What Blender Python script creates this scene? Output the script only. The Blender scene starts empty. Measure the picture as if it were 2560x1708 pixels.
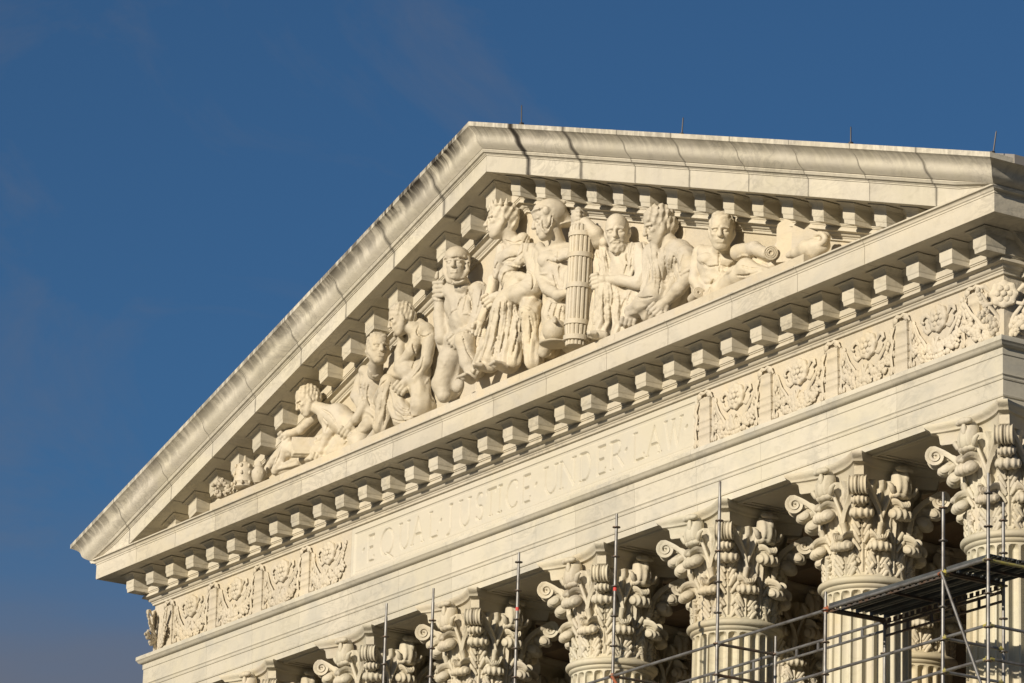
import bpy, math, random
import numpy as np
from mathutils import Matrix, Vector
R = math.radians
random.seed(7)
rng = np.random.default_rng(7)
scn = bpy.context.scene
# all lengths below are in modillion spacings (one = 0.85 m); the ground lies at ZG
S = 0.85
ZG = -39.4
def M3(p): return Vector((p[0]*S, p[1]*S, (p[2]-ZG)*S))

# ------------------------------------------------------------------ camera
FPX, IW, IH = 11151.154, 2560.0, 1708.0
CAM = np.array([77.37427, -48.70790, -37.54352])
YAW, PITCH, ROLL = -1.0104782, 0.3005155, 0.0326407
_f = np.array([math.sin(YAW)*math.cos(PITCH), math.cos(YAW)*math.cos(PITCH), math.sin(PITCH)])
_r0 = np.array([math.cos(YAW), -math.sin(YAW), 0.0]); _u0 = np.cross(_r0, _f)
_r = math.cos(ROLL)*_r0 + math.sin(ROLL)*_u0; _u = -math.sin(ROLL)*_r0 + math.cos(ROLL)*_u0
cd = bpy.data.cameras.new('camera'); cam = bpy.data.objects.new('camera', cd); scn.collection.objects.link(cam)
cd.sensor_width = 36; cd.lens = 36*FPX/IW; cd.clip_start = 1; cd.clip_end = 20000
m = Matrix.Identity(4)
for i in range(3): m[i][0], m[i][1], m[i][2] = _r[i], _u[i], -_f[i]
m.translation = M3(CAM); cam.matrix_world = m; scn.camera = cam
def px(u, v, y):
    """point on the plane Y = y seen at photograph pixel (u, v)"""
    d = _r*(u-IW/2)/FPX + _u*(IH/2-v)/FPX + _f
    return CAM + d*((y-CAM[1])/d[1])

# ------------------------------------------------------------------ sky, sun, exposure
SUN = np.array([0.32, -1.0, 0.335]); SUN /= np.linalg.norm(SUN)
ELEV = math.asin(SUN[2])
w = bpy.data.worlds.new('World'); scn.world = w; w.use_nodes = True
nt = w.node_tree; nt.nodes.clear()
out = nt.nodes.new('ShaderNodeOutputWorld'); bg = nt.nodes.new('ShaderNodeBackground')
sky = nt.nodes.new('ShaderNodeTexSky'); sky.sky_type = 'NISHITA'; sky.sun_disc = False
sky.sun_elevation = ELEV; sky.sun_rotation = math.atan2(SUN[0], SUN[1])
sky.air_density = 1.0; sky.dust_density = 0.4; sky.ozone_density = 3.0; sky.altitude = 50
bg.inputs['Strength'].default_value = 0.0525
tc = nt.nodes.new('ShaderNodeTexCoord')
mp = nt.nodes.new('ShaderNodeMapping'); mp.inputs['Scale'].default_value = (7, 7, 12); mp.inputs['Rotation'].default_value = (0.2, 0.35, 0.4); mp.inputs['Location'].default_value = (9, 4, 1.5)
nz = nt.nodes.new('ShaderNodeTexNoise'); nz.inputs['Scale'].default_value = 1.6; nz.inputs['Detail'].default_value = 7; nz.inputs['Roughness'].default_value = 0.62; nz.inputs['Distortion'].default_value = 0.7
cr = nt.nodes.new('ShaderNodeValToRGB'); cr.color_ramp.elements[0].position = 0.50; cr.color_ramp.elements[0].color = (0, 0, 0, 1); cr.color_ramp.elements[1].position = 0.80; cr.color_ramp.elements[1].color = (0.5, 0.5, 0.5, 1)
mx = nt.nodes.new('ShaderNodeMix'); mx.data_type = 'RGBA'
mx.inputs['B'].default_value = (5.0, 3.3, 3.1, 1)
lk = nt.links.new
lk(tc.outputs['Generated'], mp.inputs['Vector']); lk(mp.outputs[0], nz.inputs['Vector']); lk(nz.outputs['Fac'], cr.inputs[0])
sx_ = nt.nodes.new('ShaderNodeSeparateXYZ'); lk(tc.outputs['Generated'], sx_.inputs[0])
nz2 = nt.nodes.new('ShaderNodeTexNoise'); nz2.inputs['Scale'].default_value = 9.0; nz2.inputs['Detail'].default_value = 5
mp2 = nt.nodes.new('ShaderNodeMapping'); mp2.inputs['Scale'].default_value = (1, 1, 3.5); lk(tc.outputs['Generated'], mp2.inputs[0]); lk(mp2.outputs[0], nz2.inputs['Vector'])
def WM(op, a, b=None, c=None):
    n = nt.nodes.new('ShaderNodeMath'); n.operation = op
    for i, v in enumerate((a, b, c)):
        if v is None: continue
        if isinstance(v, (int, float)): n.inputs[i].default_value = v
        else: lk(v, n.inputs[i])
    return n.outputs[0]
low = WM('ADD', sx_.outputs[2], WM('MULTIPLY', WM('SUBTRACT', nz2.outputs['Fac'], .5), .055))
mr = nt.nodes.new('ShaderNodeMapRange'); mr.interpolation_type = 'SMOOTHSTEP'; lk(low, mr.inputs[0]); mr.inputs[1].default_value = .262; mr.inputs[2].default_value = .212; mr.inputs[3].default_value = 0.0; mr.inputs[4].default_value = .85
fac_ = WM('MAXIMUM', cr.outputs[0], mr.outputs[0])
lk(fac_, mx.inputs['Factor']); lk(sky.outputs[0], mx.inputs['A']); tn = nt.nodes.new('ShaderNodeMix'); tn.data_type = 'RGBA'; tn.blend_type = 'MULTIPLY'; tn.inputs['Factor'].default_value = 1.0; tn.inputs['B'].default_value = (0.50, 0.80, 1.04, 1)
lk(mx.outputs['Result'], tn.inputs['A']); lk(tn.outputs['Result'], bg.inputs['Color']) ; lk(bg.outputs[0], out.inputs[0])
sl = bpy.data.lights.new('sun', 'SUN'); sl.energy = 5.0; sl.angle = R(0.53); sl.color = (1.0, 0.892, 0.742)
so = bpy.data.objects.new('sun', sl); scn.collection.objects.link(so); so.location = (40, -60, 60)
so.rotation_euler = Vector((-SUN[0], -SUN[1], -SUN[2])).to_track_quat('-Z', 'Y').to_euler()
vs = scn.view_settings; vs.view_transform = 'Standard'; vs.look = 'None'; vs.exposure = 0.13; vs.gamma = 1.0; vs.use_curve_mapping = False

# ------------------------------------------------------------------ materials
def mat(name):
    m = bpy.data.materials.new(name); m.use_nodes = True
    t = m.node_tree; b = t.nodes['Principled BSDF']
    return m, t, b, t.nodes.new, t.links.new
def N_noise(t, vec, scale, detail=4, rough=.55, dist=0.0):
    n = t.nodes.new('ShaderNodeTexNoise'); n.inputs['Scale'].default_value = scale; n.inputs['Detail'].default_value = detail
    n.inputs['Roughness'].default_value = rough; n.inputs['Distortion'].default_value = dist
    t.links.new(vec, n.inputs['Vector']); return n.outputs['Fac']
def N_map(t, vec, scale, rot=(0, 0, 0), loc=(0, 0, 0)):
    n = t.nodes.new('ShaderNodeMapping'); n.inputs['Scale'].default_value = scale; n.inputs['Rotation'].default_value = rot; n.inputs['Location'].default_value = loc
    t.links.new(vec, n.inputs['Vector']); return n.outputs[0]
def N_ramp(t, fac, stops):
    n = t.nodes.new('ShaderNodeValToRGB'); e = n.color_ramp.elements
    while len(e) < len(stops): e.new(0.5)
    for el, (p, c) in zip(e, stops):
        el.position = p; el.color = (c, c, c, 1) if isinstance(c, (int, float)) else (*c, 1)
    t.links.new(fac, n.inputs[0]); return n.outputs[0]
def N_mix(t, fac, a, b, mode='MIX'):
    n = t.nodes.new('ShaderNodeMix'); n.data_type = 'RGBA'; n.blend_type = mode
    for k, v in (('Factor', fac), ('A', a), ('B', b)):
        if isinstance(v, (int, float)): n.inputs[k].default_value = v
        elif isinstance(v, tuple): n.inputs[k].default_value = (*v, 1)
        else: t.links.new(v, n.inputs[k])
    return n.outputs['Result']
def N_math(t, op, a, b=None):
    n = t.nodes.new('ShaderNodeMath'); n.operation = op
    for i, v in enumerate((a, b)):
        if v is None: continue
        if isinstance(v, (int, float)): n.inputs[i].default_value = v
        else: t.links.new(v, n.inputs[i])
    return n.outputs[0]
def N_attr(t, name):
    n = t.nodes.new('ShaderNodeAttribute'); n.attribute_name = name; return n.outputs['Fac']

def marble(name, base, warm, grey, vein=0.35, dirt=0.25, bump=0.25, stain=0.0, blot=0.0, strata=.30):
    m, t, b, new, lk = mat(name)
    g = new('ShaderNodeNewGeometry'); P = g.outputs['Position']
    oi = new('ShaderNodeObjectInfo')
    # each stone a little different from its neighbour
    n1 = N_noise(t, P, 0.35, 5, .6, .6)
    col = N_mix(t, N_ramp(t, n1, [(.38, 0.0), (.62, 1.0)]), base, warm)
    n2 = N_noise(t, N_map(t, P, (1, 1, 1), (.3, .5, .2), (7, 3, 1)), 0.9, 6, .62, 1.2)
    col = N_mix(t, N_ramp(t, n2, [(.48, 0.0), (.68, .9)]), col, grey)
    # fine cloudy grain, drawn out along the bed of the stone
    n3 = N_noise(t, N_map(t, P, (1.1, 1.1, 3.2), (.12, .25, 0), (2, 5, 3)), 1.6, 7, .68, 1.6)
    col = N_mix(t, N_ramp(t, n3, [(.30, strata), (.47, 0.0), (1.0, 0.0)]), col, tuple(c*.62 for c in warm))
    # thin grey veins
    v = N_noise(t, N_map(t, P, (.8, .8, 1.5), (.2, .6, .1)), 1.3, 8, .6, 2.2)
    vm = N_ramp(t, v, [(.45, 0.0), (.50, vein), (.55, 0.0)])
    patch = N_ramp(t, N_noise(t, P, .45, 2), [(.45, 0.0), (.58, 1.0)])
    col = N_mix(t, N_math(t, 'MULTIPLY', vm, patch), col, tuple(c*.5 for c in grey))
    # rain streaks running straight down
    st = N_noise(t, N_map(t, P, (5.0, 5.0, .35)), 1.0, 5, .6)
    sm = N_ramp(t, st, [(.55, 0.0), (.78, dirt)])
    col = N_mix(t, sm, col, (.34, .29, .22))
    if blot:
        yb = N_ramp(t, N_noise(t, N_map(t, P, (1, 1, .6), loc=(3, 9, 2)), 1.15, 4, .55, .8), [(.52, 0.0), (.72, blot)])
        col = N_mix(t, yb, col, (.60, .50, .33))
    if stain:
        pf, ja, jb = N_attr(t, 'pf'), N_attr(t, 'ja'), N_attr(t, 'jb')
        X = N_attr(t, 'gx')
        cmb = new('ShaderNodeCombineXYZ'); lk(N_math(t, 'MULTIPLY', X, 6.5), cmb.inputs[0]); lk(N_math(t, 'MULTIPLY', pf, .9), cmb.inputs[1]); lk(N_math(t, 'MULTIPLY', X, .0), cmb.inputs[2])
        sn = N_noise(t, cmb.outputs[0], 1.0, 5, .65, .35)
        cm2 = new('ShaderNodeCombineXYZ'); lk(N_math(t, 'MULTIPLY', X, .8), cm2.inputs[0]); lk(pf, cm2.inputs[1])
        big = N_ramp(t, N_noise(t, cm2.outputs[0], 1.0, 4, .6), [(.34, 0.2), (.52, 1.0)])
        apex = N_ramp(t, N_math(t, 'ABSOLUTE', X), [(0.0, 1.0), (1.0, 0.0)])
        ax = N_math(t, 'MULTIPLY', N_math(t, 'ABSOLUTE', X), 1/9.0)
        sgn = N_ramp(t, N_math(t, 'ADD', N_math(t, 'MULTIPLY', X, .5), .5), [(0.0, 1.0), (1.0, .5)])
        near = N_math(t, 'MULTIPLY', N_ramp(t, ax, [(0.0, 1.0), (.45, .85), (1.0, .55)]), sgn)
        top = N_ramp(t, pf, [(0.0, .9), (.14, .95), (.3, 1.0), (.55, .55), (.8, .16), (1.0, .03)])
        fac = N_math(t, 'MULTIPLY', N_math(t, 'MULTIPLY', N_ramp(t, sn, [(.40, 0.0), (.54, 1.0)]), big), N_math(t, 'MULTIPLY', top, near))
        grime = N_math(t, 'MULTIPLY', N_math(t, 'MULTIPLY', top, near), .10)
        fac = N_math(t, 'ADD', N_math(t, 'MULTIPLY', fac, 1.0*stain), N_math(t, 'MULTIPLY', grime, stain))
        # black run-off at the joints; js = how strongly this stone's end has run
        js = N_attr(t, 'js'); je = N_attr(t, 'je')
        wob = N_math(t, 'MULTIPLY', N_math(t, 'SUBTRACT', N_noise(t, P, 2.5, 5, .7), .5), .12)
        def jl(d, s):
            w_ = N_math(t, 'ADD', N_math(t, 'MULTIPLY', s, .13), .03)
            r = N_math(t, 'DIVIDE', N_math(t, 'ADD', d, wob), w_)
            return N_math(t, 'MULTIPLY', N_ramp(t, r, [(0.0, 1.0), (.55, .7), (1.0, 0.0)]), N_math(t, 'ADD', N_math(t, 'MULTIPLY', s, .85), .35))
        fac = N_math(t, 'MAXIMUM', N_math(t, 'MAXIMUM', fac, jl(ja, js)), jl(jb, je))
        c = new('ShaderNodeClamp'); lk(fac, c.inputs[0]); fac = c.outputs[0]
        col = N_mix(t, fac, col, (.045, .038, .03))
    hs = new('ShaderNodeHueSaturation'); lk(col, hs.inputs['Color'])
    lk(N_math(t, 'ADD', N_math(t, 'MULTIPLY', oi.outputs['Random'], .15), .925), hs.inputs['Value'])
    lk(hs.outputs[0], b.inputs['Base Color'])
    b.inputs['Roughness'].default_value = .62; b.inputs['Specular IOR Level'].default_value = .3
    bn = new('ShaderNodeBump'); bn.inputs['Strength'].default_value = bump; bn.inputs['Distance'].default_value = .02
    hh = N_math(t, 'ADD', N_noise(t, P, 14.0, 6, .7), N_math(t, 'MULTIPLY', N_noise(t, P, 3.2, 4), 1.6))
    lk(hh, bn.inputs['Height']); lk(bn.outputs[0], b.inputs['Normal'])
    return m
BASE, WARM, GREY = (0.537, 0.491, 0.396), (0.522, 0.470, 0.354), (0.477, 0.441, 0.359)
MAR = marble('marble', BASE, WARM, GREY)
MARV = marble('marble_veined', (0.537, 0.497, 0.402), (0.522, 0.484, 0.373), (0.443, 0.421, 0.353), vein=.28, dirt=.12, bump=.15)
MARC = marble('marble_weathered', (0.620, 0.575, 0.470), (0.601, 0.554, 0.433), (0.580, 0.535, 0.445), stain=1.0, dirt=.15)
MARCC = marble('marble_corona', (0.575, 0.530, 0.430), (0.557, 0.512, 0.393), (0.520, 0.480, 0.395), stain=.22, dirt=.12)
MARP = marble('marble_panel', (0.535, 0.495, 0.402), (0.522, 0.484, 0.377), (0.490, 0.462, 0.385), vein=.05, dirt=.05, bump=.1, strata=.1)
MARM = marble('marble_banded', (0.530, 0.488, 0.395), (0.512, 0.460, 0.342), (0.455, 0.425, 0.350), dirt=.1, strata=.85)
MARL = marble('marble_carved', (0.530, 0.477, 0.378), (0.522, 0.456, 0.327), (0.497, 0.447, 0.359), vein=.1, dirt=.2, bump=.55, blot=.55)
MARK = marble('marble_capital', (0.515, 0.484, 0.378), (0.515, 0.449, 0.322), (0.484, 0.434, 0.353), vein=.1, dirt=.25, bump=.5, blot=.35)
MARF = marble('marble_shaft', (0.515, 0.484, 0.366), (0.509, 0.443, 0.297), (0.497, 0.447, 0.353), vein=.2, dirt=.3, bump=.15, blot=.35)
MARS = marble('marble_shaded', (.22, .165, .11), (.19, .135, .09), (.17, .135, .10), dirt=.4)  # marble inside the portico, its deep shade put into the colour

def simple(name, col, rough=.5, metal=0.0, var=.25, vcol=None, sc=4.0):
    m, t, b, new, lk = mat(name)
    P = new('ShaderNodeNewGeometry').outputs['Position']
    n = N_ramp(t, N_noise(t, P, sc, 5, .6), [(.4, 0.0), (.7, 1.0)])
    lk(N_mix(t, n, col, vcol or tuple(c*(1-var) for c in col)), b.inputs['Base Color'])
    b.inputs['Roughness'].default_value = rough; b.inputs['Metallic'].default_value = metal
    return m
STEEL = simple('galvanised_steel', (.27, .265, .25), .5, .6, vcol=(.13, .115, .10), sc=5)
STEELD = simple('dark_steel', (.10, .095, .085), .55, .5, vcol=(.14, .075, .04), sc=6)
DECKM = simple('deck_steel', (.13, .14, .135), .5, .55, vcol=(.08, .08, .078), sc=3)
ORANGE = simple('orange_paint', (.36, .10, .035), .6, 0, vcol=(.16, .08, .05), sc=14)
YELLOW = simple('yellow_paint', (.36, .31, .07), .6, 0, vcol=(.20, .19, .12), sc=12)
RED = simple('red_tape', (.60, .06, .05), .5)
RODM = simple('rod_metal', (.05, .045, .045), .5, .4)
GROUNDM = simple('ground_paving', (.12, .11, .09), .8, 0, vcol=(.08, .08, .06), sc=.4)
PAVE = simple('portico_paving', (.16, .14, .11), .7, 0, vcol=(.11, .095, .075), sc=.8)
LEAD = simple('roof_metal', (.30, .28, .25), .6, .2, vcol=(.22, .2, .18), sc=.6)

# ------------------------------------------------------------------ mesh helpers
COL = scn.collection
def tag(o, label=None, cat=None, group=None, kind=None):
    if label: o['label'] = label
    if cat: o['category'] = cat
    if group: o['group'] = group
    if kind: o['kind'] = kind
    return o
WORLD = {}
def reg(o, parent=None):
    """link o; its location is a world location"""
    COL.objects.link(o); WORLD[o.as_pointer()] = o.location.copy()
    if parent is not None:
        o.parent = parent; o.matrix_parent_inverse = Matrix.Translation(-WORLD[parent.as_pointer()])
    return o
def empty(name, at, parent=None):
    o = bpy.data.objects.new(name, None); o.empty_display_size = .3; o.location = M3(at); return reg(o, parent)
def mesh_from(name, V, F, smooth=False, mats=(), attrs=None, autosmooth=None):
    me = bpy.data.meshes.new(name)
    V = np.asarray(V, float)
    me.from_pydata(V.tolist(), [], [list(map(int, f)) for f in F] if not isinstance(F, np.ndarray) else F.tolist())
    for mm in mats: me.materials.append(mm)
    if attrs:
        for k, v in attrs.items():
            a = me.attributes.new(k, 'FLOAT', 'POINT'); a.data.foreach_set('value', np.asarray(v, np.float32))
    if smooth:
        me.polygons.foreach_set('use_smooth', [True]*len(me.polygons))
        if autosmooth is not None: me.set_sharp_from_angle(angle=R(autosmooth))
    me.update(); return me
class MB:
    def __init__(s): s.v = []; s.f = []; s.n = 0
    def add(s, V, F):
        V = np.asarray(V, float).reshape(-1, 3); s.v.append(V); s.f += [[i+s.n for i in f] for f in F]; s.n += len(V); return s
    def box(s, a, b):
        (x0, y0, z0), (x1, y1, z1) = a, b
        return s.add([(x0, y0, z0), (x1, y0, z0), (x1, y1, z0), (x0, y1, z0), (x0, y0, z1), (x1, y0, z1), (x1, y1, z1), (x0, y1, z1)],
                     [(0, 3, 2, 1), (4, 5, 6, 7), (0, 1, 5, 4), (1, 2, 6, 5), (2, 3, 7, 6), (3, 0, 4, 7)])
    def rings(s, rings, closed=True, cap0=True, cap1=True):
        """loft a list of vertex rings (each the same length)"""
        n = len(rings[0]); V = np.concatenate([np.asarray(r, float) for r in rings]); F = []
        for i in range(len(rings)-1):
            for j in range(n if closed else n-1):
                k = (j+1) % n; F.append((i*n+j, i*n+k, (i+1)*n+k, (i+1)*n+j))
        if closed and cap0: F.append(tuple(range(n))[::-1])
        if closed and cap1: F.append(tuple(range((len(rings)-1)*n, len(rings)*n)))
        return s.add(V, F)
    def tube(s, pts, r, n=8, cap=True):
        pts = [np.asarray(p, float) for p in pts]; rs = r if hasattr(r, '__len__') else [r]*len(pts)
        rings = []; u = None
        for i, p in enumerate(pts):
            d = pts[min(i+1, len(pts)-1)]-pts[max(i-1, 0)]; d = d/(np.linalg.norm(d)+1e-12)
            if u is None:
                h = np.array([0, 0, 1.]) if abs(d[2]) < .9 else np.array([1., 0, 0]); u = np.cross(d, h)
            u = u-d*np.dot(u, d); u /= np.linalg.norm(u)+1e-12; v = np.cross(d, u)
            a = np.arange(n)*2*math.pi/n
            rings.append(p+rs[i]*(np.cos(a)[:, None]*u+np.sin(a)[:, None]*v))
        return s.rings(rings, True, cap, cap)
    def lathe(s, prof, c=(0, 0, 0), n=48, cap=True):
        a = np.arange(n)*2*math.pi/n
        return s.rings([np.stack([c[0]+r*np.cos(a), c[1]+r*np.sin(a), np.full(n, c[2]+z)], 1) for r, z in prof], True, cap, cap)
    def ball(s, c, r, n=8, m=5, ax=None):
        c = np.asarray(c, float); rr = np.asarray(r if hasattr(r, '__len__') else (r, r, r), float); a = np.arange(n)*2*math.pi/n
        rings = []
        for i in range(m+1):
            t = math.pi*(i+.02)/(m+.04); rings.append(np.stack([np.sin(t)*np.cos(a), np.sin(t)*np.sin(a), np.full(n, math.cos(t))], 1)*rr)
        rings = [(q if ax is None else q@np.asarray(ax))+c for q in rings[::-1]]
        return s.rings(rings)
    def data(s, name, m, smooth=False, attrs=None, autosmooth=None, loc=None):
        V = np.concatenate(s.v)
        if loc is None: V = (V-np.array([0, 0, ZG]))*S
        else: V = V*S
        return mesh_from(name, V, s.f, smooth, m if isinstance(m, (tuple, list)) else (m,), attrs, autosmooth)
    def build(s, name, m, parent=None, smooth=False, attrs=None, autosmooth=40, loc=None):
        """loc None: vertices are place coordinates; else they are relative to loc"""
        o = bpy.data.objects.new(name, s.data(name, m, smooth, attrs, autosmooth if smooth else None, loc))
        o.location = (0, 0, 0) if loc is None else M3(loc)
        return reg(o, parent)
def inst(name, me, loc, parent=None, rotz=0.0):
    o = bpy.data.objects.new(name, me); o.location = M3(loc); o.rotation_euler = (0, 0, rotz); return reg(o, parent)
# ------------------------------------------------------------------ the portico: entablature and pediment
H = 16.53                     # half width of the architrave face
SL = 0.32286                  # slope of the pediment
YB = 22.0                     # how far the building runs back
COLX = [-15.56, -11.185, -6.81, -2.434, 2.434, 6.81, 11.185, 15.56]
CY, ROW2 = 1.0, 5.4
ZS = -14.40                   # soffit of the architrave
portico = tag(empty('temple_portico', (0, 5, ZG)), 'cream marble temple portico with pediment, carved frieze and tall Corinthian columns', 'building')

def sweep_block(name, prof, x0, x1, mat_, parent, mitre0=False, mitre1=False, slope=0.0, gap=.006, stain=None, nx=1, smooth=30, zmin=-99):
    """one stone of a course: closed profile [(k, z)] (k = how far it stands out) run along X"""
    xs = [x0+(x1-x0)*i/nx for i in range(nx+1)]
    rings = []; at = {'pf': [], 'ja': [], 'jb': [], 'gx': [], 'js': [], 'je': []}
    zt, zb = max(p[1] for p in prof), min(p[1] for p in prof)
    for i, x in enumerate(xs):
        ring = []
        for k, z in prof:
            xx = x
            if i == 0: xx = -(H+k) if mitre0 else x+gap
            if i == nx: xx = (H+k) if mitre1 else x-gap
            ring.append((xx, -k, max(zmin, z-slope*abs(xx))))
            at['pf'].append((zt-z)/(zt-zb)); at['ja'].append(xx-x0 if not mitre0 else 9); at['jb'].append(x1-xx if not mitre1 else 9); at['gx'].append(xx)
            at['js'].append(stain[0] if stain else 0); at['je'].append(stain[1] if stain else 0)
        rings.append(ring)
    b = MB().rings(rings)
    return b.build(name, mat_, parent, smooth=True, attrs=at, autosmooth=smooth)
def flank_block(name, prof, sgn, y1, mat_, parent, y0=None, gap=.006):
    r0 = [(sgn*(H+k), -k if y0 is None else y0+gap, z) for k, z in prof]; r1 = [(sgn*(H+k), y1-gap, z) for k, z in prof]
    n = len(prof); at = {a: [0]*(2*n) for a in ('js', 'je')}; at['ja'] = at['jb'] = [9]*(2*n); at['gx'] = [8]*(2*n)
    zt, zb = max(p[1] for p in prof), min(p[1] for p in prof); at['pf'] = [(zt-z)/(zt-zb) for k, z in prof]*2
    return MB().rings([r0, r1]).build(name, mat_, parent, smooth=True, attrs=at, autosmooth=30)

def arc(p, q, bulge, n=5):
    """points from p to q bowed sideways by bulge (fraction of the chord)"""
    p, q = np.array(p, float), np.array(q, float); d = q-p; nn = np.array([-d[1], d[0]])
    return [tuple(p+d*t+nn*bulge*4*t*(1-t)) for t in np.linspace(0, 1, n)]

# ---- architrave: three fasciae and a crown
archi = empty('architrave', (0, 1, ZS), portico)
A_PROF = ([(-.30, -13.105), (.14, -13.165), (.150, -13.185), (.150, -13.258)] + arc((.128, -13.275), (.028, -13.352), .16, 5) +
          [(.020, -13.36), (.018, -13.478), (0, -13.492), (0, -13.832), (.022, -13.842)] + arc((.022, -13.858), (-.004, -13.905), -.2, 4) +
          [(.002, -13.915), (-.006, -13.942), (-.024, -13.948), (-.024, -14.222), (-.012, -14.232), (-.022, -14.262), (-.045, -14.268), (-.045, -14.398), (-.30, -14.398)])
joints = [-H] + [x for x in COLX[1:-1]] + [H]
joints = [-H, -13.37, -11.185, -9.0, -6.81, -4.62, -2.434, 0, 2.434, 4.62, 6.81, 9.0, 11.185, 13.37, H]
for i in range(len(joints)-1):
    sweep_block('architrave_stone', A_PROF, joints[i], joints[i+1], MARV, archi, i == 0, i == len(joints)-2, gap=.003)
for sg in (-1, 1): flank_block('architrave_stone', A_PROF, sg, 12, MARV, archi)
core = MB(); core.box((-H+.28, .28, -14.395), (H-.28, 1.93, -13.1))
core.box((-H+.28, 1.93, -14.395), (-H+1.95, 12, -13.1)); core.box((H-1.95, 1.93, -14.395), (H-.28, 12, -13.1))
core.build('architrave_core', MAR, archi)
# ---- frieze
ZF0, ZF1, KF = -13.11, -11.90, -.15
frz = empty('frieze', (0, .3, ZF0), portico)
F_PROF = [(-.5, ZF0), (KF, ZF0), (KF, ZF1), (-.5, ZF1)]
PX0, PX1 = -7.02, 6.62
for a, b_, l, r in ((-H, -11.2, True, False), (-11.2, PX0, False, False), (PX1, 11.2, False, False), (11.2, H, False, True)):
    sweep_block('frieze_stone', F_PROF, a, b_, MARL, frz, l, r, gap=.005)
for sg in (-1, 1): flank_block('frieze_stone', F_PROF, sg, 12, MARL, frz)
MB().box((PX0, .42, ZF0+.004), (PX1, .50, ZF1-.004)).build('frieze_core', MAR, frz)
# ---- horizontal cornice
ZC = -11.19                   # its soffit
corn = empty('horizontal_cornice', (0, 0, ZC), portico)
BED = lambda z0: ([(.215, z0-.003), (.20, z0-.02)] + arc((.19, z0-.03), (.115, z0-.095), .14, 4) + [(.10, z0-.10), (.10, z0-.400), (.078, z0-.408), (.078, z0-.428), (.058, z0-.434)] +
     arc((.055, z0-.438), (.100, z0-.515), .10, 5) + [(.105, z0-.525), (.0, z0-.548)] + arc((-.005, z0-.56), (-.07, z0-.62), .2, 4) + [(-.072, z0-.64), (-.095, z0-.66), (-.10, z0-.70), (-.145, z0-.712)])
BP = [(-.5, ZC-.003)] + BED(ZC) + [(-.5, ZC-.712)]
bj = [-H, -10.5, -5.2, 0, 5.2, 10.5, H]
for i in range(6): sweep_block('bed_moulding', BP, bj[i], bj[i+1], MAR, corn, i == 0, i == 5, gap=.001)
for sg in (-1, 1): flank_block('bed_moulding', BP, sg, 12, MAR, corn)
CORP = ([(-.5, -10.66), (1.035, -10.69), (1.05, -10.70), (1.05, -10.725)] + arc((1.045, -10.73), (.985, -10.79), -.22, 5) +
        [(.975, -10.80), (.965, -10.806), (.965, -10.838), (.952, -10.845), (.952, -11.165), (.946, -11.195), (.90, -11.195), (.885, -11.185), (-.5, -11.19)])
cj = [-H, -15.4, -13.45, -11.5, -9.5, -7.5, -5.5, -3.5, -1.45, .6, 2.65, 4.9, 7.1, 9.3, 11.47, 13.6, H]
for i in range(len(cj)-1): sweep_block('corona_stone', CORP, cj[i], cj[i+1], MAR, corn, i == 0, i == len(cj)-2, gap=.007, stain=(0.05, 0.05))
for sg in (-1, 1): flank_block('corona_stone', CORP, sg, 12, MAR, corn)
MB().box((-H-.4, .5, -11.9), (H+.4, 12, -10.68)).build('cornice_core', MAR, corn)
# modillions (brackets under the corona)
def modillion_mesh(name, shear=0.0):
    rg = []
    for a, k, z in [(.150, .470, -.43), (.168, .488, -.425), (.175, .497, -.345), (.182, .505, -.335), (.190, .513, -.315), (.190, .513, -.118), (.197, .522, -.112), (.197, .522, -.098), (.205, .532, -.094)] + \
                   [(.205+d, .532+d, z) for d, z in ((.012, -.07), (.035, -.045), (.07, -.027), (.09, -.024), (.10, -.022), (.10, -.014), (.07, -.012), (.07, .004))]:
        rg.append([(x, y, z-shear*x) for x, y in ((-a, -k), (a, -k), (a, -.05), (-a, -.05))])
    return MB().rings(rg).data(name, MARM, True, None, 25, loc=(0, 0, 0))
mm0, mmR, mmL = modillion_mesh('modillion'), modillion_mesh('modillion_slope_right', SL), modillion_mesh('modillion_slope_left', -SL)
for i in range(34): inst('modillion', mm0, (i-16.5, 0, ZC), corn)
for sg in (-1, 1):
    for j in range(1, 9):
        inst('modillion', mm0, (sg*H, -.03+j*1.0 if j else 0, ZC), corn, rotz=sg*math.pi/2)
# ---- raking cornices
ZR = -5.543                   # their soffit at the ridge
ycym = [(1.449, -4.503), (1.449, -4.600), (1.43, -4.612)]
for t in np.linspace(0, 1, 11):
    k = 1.415-.335*(t*t*(3-2*t)*.55+t*.45); z = -4.62-.415*t
    ycym.append((k+.05*math.sin(2*math.pi*t)*-1, z))
RKTOP = [(.2, -4.42)] + ycym + [(.2, -5.045)]
RKCOR = [(.2, -5.047), (1.078, -5.047), (1.082, -5.062), (1.068, -5.085), (1.058, -5.112)] + arc((1.045, -5.118), (1.0, -5.15), -.2, 4) + [(.985, -5.155), (.985, -5.178), (.965, -5.184), (.965, -5.515), (.958, -5.545), (.915, -5.545), (.90, -5.535), (.2, -5.543)]
RKBED = [(-.5, ZR-.003)] + BED(ZR) + [(-.5, ZR-.712)]
jx = [0, 1.70, 3.76, 5.8, 7.76, 9.82, 11.8, 13.76, 15.8]
heavy = {('R', 1): 1.0, ('R', 2): .62, ('R', 3): .15, ('R', 4): .2, ('L', 1): .5, ('L', 2): .35, ('L', 3): .25, ('L', 4): .15, ('R', 8): .3}
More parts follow.
